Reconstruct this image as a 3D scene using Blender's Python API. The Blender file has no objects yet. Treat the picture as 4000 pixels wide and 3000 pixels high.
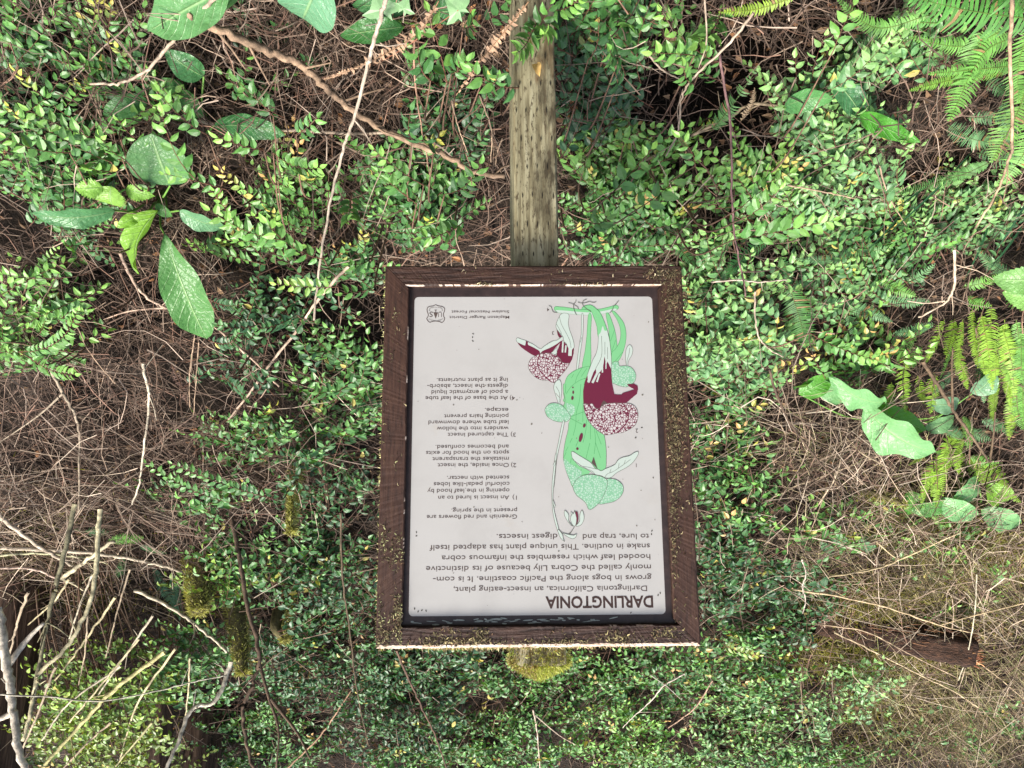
import bpy, bmesh, math, random
import numpy as np
from mathutils import Vector, Matrix

R_ = math.radians
rng = np.random.default_rng(11)
random.seed(11)
scene = bpy.context.scene
COL = scene.collection

# ------------------------------------------------------------------ camera
# The picture was taken with the camera held upside down: roll of 180 degrees.
FPX = 2890.0                      # focal length in pixels of a 4000 px wide frame
PITCH = R_(14.0)
EYE = np.array([0.0, 0.0, 1.6])
FW = np.array([0.0, math.cos(PITCH), -math.sin(PITCH)])
UP = np.array([0.0, math.sin(PITCH), math.cos(PITCH)])
RT = np.array([1.0, 0.0, 0.0])
cam = bpy.data.cameras.new("camera")
cam.lens = 36.0 * FPX / 4000.0
cam.sensor_width = 36.0
cam.clip_start = 0.05
cam.clip_end = 200.0
camo = bpy.data.objects.new("camera", cam)
COL.objects.link(camo)
m = Matrix.Identity(4)
for i in range(3):
    m[i][0] = -RT[i]; m[i][1] = -UP[i]; m[i][2] = -FW[i]; m[i][3] = EYE[i]
camo.matrix_world = m
scene.camera = camo

# ------------------------------------------------------------------ light
SUN_EL, SUN_AZ = R_(64.0), R_(140.0)        # high, over the viewer's shoulder on the side the sign's emblem is
w = bpy.data.worlds.new("World")
scene.world = w
w.use_nodes = True
nt = w.node_tree
bg = nt.nodes["Background"]
sky = nt.nodes.new("ShaderNodeTexSky")
sky.sky_type = 'NISHITA'
sky.sun_disc = False
sky.sun_elevation = SUN_EL
sky.sun_rotation = SUN_AZ
sky.air_density = 1.0
sky.dust_density = 4.0
sky.ozone_density = 1.0
nt.links.new(sky.outputs[0], bg.inputs[0])
bg.inputs[1].default_value = 0.10
sl = bpy.data.lights.new("sun", 'SUN')
sl.energy = 3.0
sl.angle = R_(16.0)
sl.color = (1.0, 0.95, 0.87)
so = bpy.data.objects.new("sun", sl)
COL.objects.link(so)
sd = Vector((math.sin(SUN_AZ) * math.cos(SUN_EL), math.cos(SUN_AZ) * math.cos(SUN_EL), math.sin(SUN_EL)))
so.rotation_euler = sd.to_track_quat('Z', 'Y').to_euler()
scene.view_settings.view_transform = 'Standard'
scene.view_settings.look = 'None'
scene.view_settings.exposure = 1.5
scene.view_settings.gamma = 1.0
scene.cycles.max_bounces = 6
scene.cycles.diffuse_bounces = 3
scene.cycles.transparent_max_bounces = 6

# ------------------------------------------------------------------ helpers
def unit(v):
    v = np.asarray(v, float)
    return v / (np.linalg.norm(v, axis=-1, keepdims=True) + 1e-12)

class MB:
    """collects vertices, faces and a colour per vertex; build() links ONE mesh object"""
    def __init__(s):
        s.v, s.f3, s.f4, s.c, s.uv, s.n = [], [], [], [], [], 0
    def add(s, v, f3=None, f4=None, col=(1, 1, 1), uv=None):
        v = np.asarray(v, float).reshape(-1, 3)
        k = len(v)
        if f3 is not None and len(f3): s.f3.append(np.asarray(f3, np.int64).reshape(-1, 3) + s.n)
        if f4 is not None and len(f4): s.f4.append(np.asarray(f4, np.int64).reshape(-1, 4) + s.n)
        c = np.asarray(col, float)
        if c.ndim == 1: c = np.tile(c[:3], (k, 1))
        s.v.append(v); s.c.append(c)
        s.uv.append(np.zeros((k, 2)) if uv is None else np.asarray(uv, float))
        s.n += k
    def build(s, name, mat, parent=None, smooth=True):
        me = bpy.data.meshes.new(name)
        v = np.concatenate(s.v); c = np.concatenate(s.c); uv = np.concatenate(s.uv)
        f3 = np.concatenate(s.f3) if s.f3 else np.zeros((0, 3), np.int64)
        f4 = np.concatenate(s.f4) if s.f4 else np.zeros((0, 4), np.int64)
        loops = np.concatenate([f3.ravel(), f4.ravel()])
        starts = np.concatenate([np.arange(len(f3)) * 3, len(f3) * 3 + np.arange(len(f4)) * 4])
        org = np.zeros(3)
        if parent is None:
            org = v.mean(0)
            v = v - org
        else:
            p = parent
            off = np.zeros(3)
            while p is not None:
                off += np.array(p.location); p = p.parent
            if parent.rotation_euler[0] == 0 and parent.rotation_euler[2] == 0:
                v = v - off
        me.vertices.add(len(v)); me.vertices.foreach_set("co", v.ravel().astype(np.float32))
        me.loops.add(len(loops)); me.loops.foreach_set("vertex_index", loops.astype(np.int32))
        me.polygons.add(len(starts)); me.polygons.foreach_set("loop_start", starts.astype(np.int32))
        me.update(calc_edges=True)
        me.polygons.foreach_set("use_smooth", np.full(len(starts), smooth))
        at = me.color_attributes.new("tint", 'FLOAT_COLOR', 'POINT')
        at.data.foreach_set("color", np.column_stack([c, np.ones(len(c))]).ravel().astype(np.float32))
        ul = me.uv_layers.new(name="uv")
        ul.data.foreach_set("uv", uv[loops].ravel().astype(np.float32))
        me.validate()
        o = bpy.data.objects.new(name, me)
        COL.objects.link(o)
        me.materials.append(mat)
        if parent is None: o.location = org
        else: o.parent = parent
        return o

def tag(o, label=None, cat=None, group=None, kind=None):
    if label: o["label"] = label
    if cat: o["category"] = cat
    if group: o["group"] = group
    if kind: o["kind"] = kind
    return o

def empty(name, loc):
    o = bpy.data.objects.new(name, None)
    o.empty_display_size = 0.05
    o.location = loc
    COL.objects.link(o)
    return o

def tube(mb, pts, r, col, sides=5, cap=True, wob=0.0):
    pts = np.asarray(pts, float)
    n = len(pts)
    r = np.broadcast_to(np.asarray(r, float), (n,)).copy()
    if wob: r *= 1 + wob * (rng.random(n) - .5)
    T = unit(np.gradient(pts, axis=0))
    a = np.array([0.3, 0.2, 0.93])
    N = unit(np.cross(T, a)); B = np.cross(T, N)
    ang = np.arange(sides) / sides * 2 * np.pi
    ring = pts[:, None, :] + r[:, None, None] * (np.cos(ang)[None, :, None] * N[:, None, :] + np.sin(ang)[None, :, None] * B[:, None, :])
    i = np.arange(n - 1)[:, None]; j = np.arange(sides)[None, :]
    a0 = i * sides + j; a1 = i * sides + (j + 1) % sides
    f4 = np.stack([a0, a1, a1 + sides, a0 + sides], -1).reshape(-1, 4)
    v = ring.reshape(-1, 3)
    uv = np.stack([np.tile(ang / 6.283, n), np.repeat(np.linspace(0, 1, n), sides)], -1)
    c = np.asarray(col, float)
    if c.ndim == 2: c = np.repeat(c, sides, axis=0)
    f3 = []
    if cap:
        for e in (0, (n - 1) * sides):
            for k in range(1, sides - 1): f3.append((e, e + k, e + k + 1))
    mb.add(v, f3, f4, c, uv)

def spline(pts, n):
    """Catmull-Rom through the points"""
    P = np.asarray(pts, float)
    if len(P) == 2: return P[0] + (P[1] - P[0]) * np.linspace(0, 1, n)[:, None]
    Q = np.vstack([2 * P[0] - P[1], P, 2 * P[-1] - P[-2]])
    seg = np.linspace(0, len(P) - 1 - 1e-6, n)
    k = seg.astype(int); t = (seg - k)[:, None]
    a, b, c, d = Q[k], Q[k + 1], Q[k + 2], Q[k + 3]
    return .5 * ((2 * b) + (-a + c) * t + (2 * a - 5 * b + 4 * c - d) * t ** 2 + (-a + 3 * b - 3 * c + d) * t ** 3)

# ------------------------------------------------------------------ the bank
PY = np.array([-6, 1.2, 1.6, 2.2, 3.0, 4.0, 5.0, 7.0, 12.0])
PZ = np.array([0, 0, .06, .48, 1.12, 2.0, 2.95, 4.5, 6.5])
def ground_h(x, y):
    z = np.interp(y, PY, PZ)
    k = np.clip((y - 1.3) / .8, 0, 1)
    n = (.07 * np.sin(3.1 * x + 1.3 * y + .6) + .06 * np.sin(5.7 * x - 4.1 * y + 2.) + .045 * np.sin(9.3 * y + 2.2 * x)
         + .03 * np.sin(13.1 * x + 7.7 * y + 1.) + .02 * np.sin(23. * x - 17. * y))
    return z + n * k

def ray(px, py):
    """direction through a point of the view, given on a 2212 x 1659 grid"""
    X = np.asarray(px, float) * 4000 / 2212; Y = np.asarray(py, float) * 3000 / 1659
    return FW + RT * ((2000 - X) / FPX)[..., None] + UP * ((Y - 1500) / FPX)[..., None]

def on_bank(px, py, lift=0.0):
    """where that line of sight meets the bank, `lift` metres above its soil"""
    px, py = np.broadcast_arrays(np.asarray(px, float), np.asarray(py, float))
    lift = np.broadcast_to(np.asarray(lift, float), px.shape)
    d = ray(px, py)
    lo = np.full(px.shape, .9); hi = np.full(px.shape, np.nan)
    t = .9
    while t < 12:
        p = EYE + d * t
        below = p[..., 2] - ground_h(p[..., 0], p[..., 1]) < lift
        new = below & np.isnan(hi)
        hi[new] = t
        lo[np.isnan(hi)] = t
        t += .04
    hi = np.where(np.isnan(hi), 12, hi)
    for _ in range(12):
        mid = (lo + hi) / 2
        p = EYE + d * mid[..., None]
        below = p[..., 2] - ground_h(p[..., 0], p[..., 1]) < lift
        hi = np.where(below, mid, hi); lo = np.where(below, lo, mid)
    return EYE + d * hi[..., None]

def at_y(px, py, y):
    d = ray(px, py)
    return EYE + d * (y / d[..., 1])[..., None]

# ------------------------------------------------------------------ materials
def new_mat(name):
    mt = bpy.data.materials.new(name)
    mt.use_nodes = True
    return mt, mt.node_tree, mt.node_tree.nodes["Principled BSDF"]

def leaf_mat(name, rough=.36, transl=.25, spec=.5, veins=False, bump=.0, tcol=(1.3, 1.25, .5)):
    mt, t, b = new_mat(name)
    N, Lk = t.nodes, t.links
    at = N.new("ShaderNodeAttribute"); at.attribute_name = "tint"
    tc = N.new("ShaderNodeTexCoord")
    nz = N.new("ShaderNodeTexNoise"); nz.inputs["Scale"].default_value = 60; nz.inputs["Detail"].default_value = 3
    Lk.new(tc.outputs["Object"], nz.inputs["Vector"])
    mx = N.new("ShaderNodeMix"); mx.data_type = 'RGBA'; mx.blend_type = 'MULTIPLY'
    mx.inputs[0].default_value = .28 if veins else .5
    Lk.new(at.outputs["Color"], mx.inputs[6]); 
    rp = N.new("ShaderNodeValToRGB"); rp.color_ramp.elements[0].position = .3; rp.color_ramp.elements[1].position = .7
    rp.color_ramp.elements[0].color = (.55, .55, .55, 1); rp.color_ramp.elements[1].color = (1.25, 1.25, 1.2, 1)
    Lk.new(nz.outputs[0], rp.inputs[0]); Lk.new(rp.outputs[0], mx.inputs[7])
    col = mx.outputs[2]
    h = None
    if veins:
        uv = N.new("ShaderNodeUVMap")
        sp = N.new("ShaderNodeSeparateXYZ"); Lk.new(uv.outputs[0], sp.inputs[0])
        # u across (-1..1), v along; side veins leave the midrib at a slant
        ab = N.new("ShaderNodeMath"); ab.operation = 'ABSOLUTE'; Lk.new(sp.outputs[0], ab.inputs[0])
        a1 = N.new("ShaderNodeMath"); a1.operation = 'MULTIPLY'; a1.inputs[1].default_value = -.22; Lk.new(ab.outputs[0], a1.inputs[0])
        a2 = N.new("ShaderNodeMath"); a2.operation = 'ADD'; Lk.new(a1.outputs[0], a2.inputs[0]); Lk.new(sp.outputs[1], a2.inputs[1])
        a3 = N.new("ShaderNodeMath"); a3.operation = 'MULTIPLY'; a3.inputs[1].default_value = 9; Lk.new(a2.outputs[0], a3.inputs[0])
        fr = N.new("ShaderNodeMath"); fr.operation = 'PINGPONG'; fr.inputs[1].default_value = .5; Lk.new(a3.outputs[0], fr.inputs[0])
        v1 = N.new("ShaderNodeMapRange"); v1.inputs[1].default_value = 0; v1.inputs[2].default_value = .09; v1.inputs[3].default_value = 1; v1.inputs[4].default_value = 0
        Lk.new(fr.outputs[0], v1.inputs[0])
        v2 = N.new("ShaderNodeMapRange"); v2.inputs[1].default_value = .02; v2.inputs[2].default_value = .07; v2.inputs[3].default_value = 1; v2.inputs[4].default_value = 0
        Lk.new(ab.outputs[0], v2.inputs[0])
        v1b = N.new("ShaderNodeMath"); v1b.operation = 'MULTIPLY'; v1b.inputs[1].default_value = .45; Lk.new(v1.outputs[0], v1b.inputs[0])
        vm = N.new("ShaderNodeMath"); vm.operation = 'MAXIMUM'; Lk.new(v1b.outputs[0], vm.inputs[0]); Lk.new(v2.outputs[0], vm.inputs[1])
        m2 = N.new("ShaderNodeMix"); m2.data_type = 'RGBA'; m2.blend_type = 'MIX'
        vs = N.new("ShaderNodeMath"); vs.operation = 'MULTIPLY'; vs.inputs[1].default_value = .55; Lk.new(vm.outputs[0], vs.inputs[0])
        Lk.new(vs.outputs[0], m2.inputs[0]); Lk.new(col, m2.inputs[6]); m2.inputs[7].default_value = (.30, .46, .20, 1)
        col = m2.outputs[2]
        h = vm.outputs[0]
    Lk.new(col, b.inputs["Base Color"])
    b.inputs["Roughness"].default_value = rough
    b.inputs["Specular IOR Level"].default_value = spec
    if bump:
        bp = N.new("ShaderNodeBump"); bp.inputs["Strength"].default_value = bump; bp.inputs["Distance"].default_value = .006
        if h is not None:
            n2 = N.new("ShaderNodeTexNoise"); n2.inputs["Scale"].default_value = 85; n2.inputs["Detail"].default_value = 2
            Lk.new(tc.outputs["Object"], n2.inputs["Vector"])
            sb = N.new("ShaderNodeMath"); sb.operation = 'SUBTRACT'; Lk.new(n2.outputs[0], sb.inputs[0]); 
            hh = N.new("ShaderNodeMath"); hh.operation = 'MULTIPLY'; hh.inputs[1].default_value = .6; Lk.new(h, hh.inputs[0]); Lk.new(hh.outputs[0], sb.inputs[1])
            Lk.new(sb.outputs[0], bp.inputs["Height"])
        else:
            Lk.new(nz.outputs[0], bp.inputs["Height"])
        Lk.new(bp.outputs[0], b.inputs["Normal"])
    tr = N.new("ShaderNodeBsdfTranslucent")
    tm = N.new("ShaderNodeMix"); tm.data_type = 'RGBA'; tm.blend_type = 'MULTIPLY'; tm.inputs[0].default_value = 1
    Lk.new(col, tm.inputs[6]); tm.inputs[7].default_value = (*tcol, 1)
    Lk.new(tm.outputs[2], tr.inputs[0])
    ms = N.new("ShaderNodeMixShader"); ms.inputs[0].default_value = transl
    Lk.new(b.outputs[0], ms.inputs[1]); Lk.new(tr.outputs[0], ms.inputs[2])
    Lk.new(ms.outputs[0], N["Material Output"].inputs[0])
    return mt

def tint_mat(name, rough=.8, scale=40, lo=.6, hi=1.25, bump=.3, stretch=(1, 1, 1), spec=.3):
    """colour from the mesh, mottled by noise: bark, twigs, moss"""
    mt, t, b = new_mat(name)
    N, Lk = t.nodes, t.links
    at = N.new("ShaderNodeAttribute"); at.attribute_name = "tint"
    tc = N.new("ShaderNodeTexCoord"); mp = N.new("ShaderNodeMapping"); mp.inputs["Scale"].default_value = stretch
    Lk.new(tc.outputs["Object"], mp.inputs[0])
    nz = N.new("ShaderNodeTexNoise"); nz.inputs["Scale"].default_value = scale; nz.inputs["Detail"].default_value = 5; nz.inputs["Roughness"].default_value = .65
    Lk.new(mp.outputs[0], nz.inputs["Vector"])
    rp = N.new("ShaderNodeValToRGB"); rp.color_ramp.elements[0].position = .32; rp.color_ramp.elements[1].position = .68
    rp.color_ramp.elements[0].color = (lo, lo, lo, 1); rp.color_ramp.elements[1].color = (hi, hi, hi, 1)
    Lk.new(nz.outputs[0], rp.inputs[0])
    mx = N.new("ShaderNodeMix"); mx.data_type = 'RGBA'; mx.blend_type = 'MULTIPLY'; mx.inputs[0].default_value = 1
    Lk.new(at.outputs["Color"], mx.inputs[6]); Lk.new(rp.outputs[0], mx.inputs[7])
    Lk.new(mx.outputs[2], b.inputs["Base Color"])
    b.inputs["Roughness"].default_value = rough
    b.inputs["Specular IOR Level"].default_value = spec
    if bump:
        bp = N.new("ShaderNodeBump"); bp.inputs["Strength"].default_value = bump; bp.inputs["Distance"].default_value = .01
        Lk.new(nz.outputs[0], bp.inputs["Height"]); Lk.new(bp.outputs[0], b.inputs["Normal"])
    return mt

def ramp_mat(name, stops, scale, stretch, rough=.75, bump=.4, dist=.004, spec=.3, detail=7, second=None, coat=0):
    """noise ramp in object space: wood, soil, paint. second = (scale, stretch, colour, from, to) laid over it"""
    mt, t, b = new_mat(name)
    N, Lk = t.nodes, t.links
    tc = N.new("ShaderNodeTexCoord"); mp = N.new("ShaderNodeMapping"); mp.inputs["Scale"].default_value = stretch
    Lk.new(tc.outputs["Object"], mp.inputs[0])
    nz = N.new("ShaderNodeTexNoise"); nz.inputs["Scale"].default_value = scale; nz.inputs["Detail"].default_value = detail; nz.inputs["Roughness"].default_value = .62
    Lk.new(mp.outputs[0], nz.inputs["Vector"])
    rp = N.new("ShaderNodeValToRGB")
    e = rp.color_ramp.elements
    while len(e) > 1: e.remove(e[-1])
    e[0].position = stops[0][0]; e[0].color = (*stops[0][1], 1)
    for p, c in stops[1:]:
        q = e.new(p); q.color = (*c, 1)
    Lk.new(nz.outputs[0], rp.inputs[0])
    col = rp.outputs[0]
    for sc, st, c, p0, p1 in (second or ()):
        m2 = N.new("ShaderNodeMapping"); m2.inputs["Scale"].default_value = st; m2.inputs["Location"].default_value = (sc, sc * .3, 1.7)
        Lk.new(tc.outputs["Object"], m2.inputs[0])
        n2 = N.new("ShaderNodeTexNoise"); n2.inputs["Scale"].default_value = sc; n2.inputs["Detail"].default_value = 6; n2.inputs["Roughness"].default_value = .65
        Lk.new(m2.outputs[0], n2.inputs["Vector"])
        mr = N.new("ShaderNodeMapRange"); mr.inputs[1].default_value = p0; mr.inputs[2].default_value = p1
        Lk.new(n2.outputs[0], mr.inputs[0])
        mx = N.new("ShaderNodeMix"); mx.data_type = 'RGBA'
        Lk.new(mr.outputs[0], mx.inputs[0]); Lk.new(col, mx.inputs[6]); mx.inputs[7].default_value = (*c, 1)
        col = mx.outputs[2]
    Lk.new(col, b.inputs["Base Color"])
    b.inputs["Roughness"].default_value = rough
    b.inputs["Specular IOR Level"].default_value = spec
    b.inputs["Coat Weight"].default_value = coat
    bp = N.new("ShaderNodeBump"); bp.inputs["Strength"].default_value = bump; bp.inputs["Distance"].default_value = dist
    Lk.new(nz.outputs[0], bp.inputs["Height"]); Lk.new(bp.outputs[0], b.inputs["Normal"])
    return mt

def flat_mat(name, c, rough=.45, spec=.4):
    mt, t, b = new_mat(name)
    b.inputs["Base Color"].default_value = (*c, 1)
    b.inputs["Roughness"].default_value = rough
    b.inputs["Specular IOR Level"].default_value = spec
    return mt

def cell_mat(name, cell, line, scale, thr):
    """small rounded cells parted by lines, as printed on the hoods of the drawing"""
    mt, t, b = new_mat(name)
    N, Lk = t.nodes, t.links
    tc = N.new("ShaderNodeTexCoord")
    vo = N.new("ShaderNodeTexVoronoi"); vo.feature = 'DISTANCE_TO_EDGE'; vo.inputs["Randomness"].default_value = .75; vo.inputs["Scale"].default_value = scale
    mp = N.new("ShaderNodeMapping"); mp.inputs["Scale"].default_value = (1, 1, 0)
    Lk.new(tc.outputs["Object"], mp.inputs[0]); Lk.new(mp.outputs[0], vo.inputs["Vector"])
    mr = N.new("ShaderNodeMapRange"); mr.inputs[1].default_value = thr; mr.inputs[2].default_value = thr + .05
    Lk.new(vo.outputs["Distance"], mr.inputs[0])
    mx = N.new("ShaderNodeMix"); mx.data_type = 'RGBA'
    Lk.new(mr.outputs[0], mx.inputs[0]); mx.inputs[6].default_value = (*line, 1); mx.inputs[7].default_value = (*cell, 1)
    Lk.new(mx.outputs[2], b.inputs["Base Color"]); b.inputs["Roughness"].default_value = .45
    return mt

M_leaf = leaf_mat("huckleberry_leaf", .46, .2, .6)
M_fern = leaf_mat("fern_leaf", .5, .35, .35)
M_broad = leaf_mat("broad_leaf", .38, .3, .45, veins=True, bump=.65)
M_dry = leaf_mat("withered_leaf", .75, .15, .2, tcol=(1.1, 1, .8))
M_bark = tint_mat("bark", .85, 55, .5, 1.3, .5)
M_twig = tint_mat("dead_twig", .85, 30, .6, 1.3, 0)
M_moss = leaf_mat("moss", .9, .3, .1)
M_lichen = tint_mat("lichen", .9, 200, .7, 1.2, 0)
M_soil = ramp_mat("forest_soil", [(.3, (.008, .006, .004)), (.55, (.022, .015, .010)), (.75, (.05, .034, .023))], 60, (1, 1, 1), .95, .8, .03)
M_trunk = ramp_mat("cedar_bark", [(.3, (.012, .007, .004)), (.5, (.045, .025, .015)), (.72, (.12, .075, .048))], 9, (5, 5, .35), .9, .9, .02,
                   second=[(5, (1, 1, 1), (.12, .14, .04), .6, .75)])
M_stem = tint_mat("green_stem", .55, 60, .8, 1.1, 0)

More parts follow.
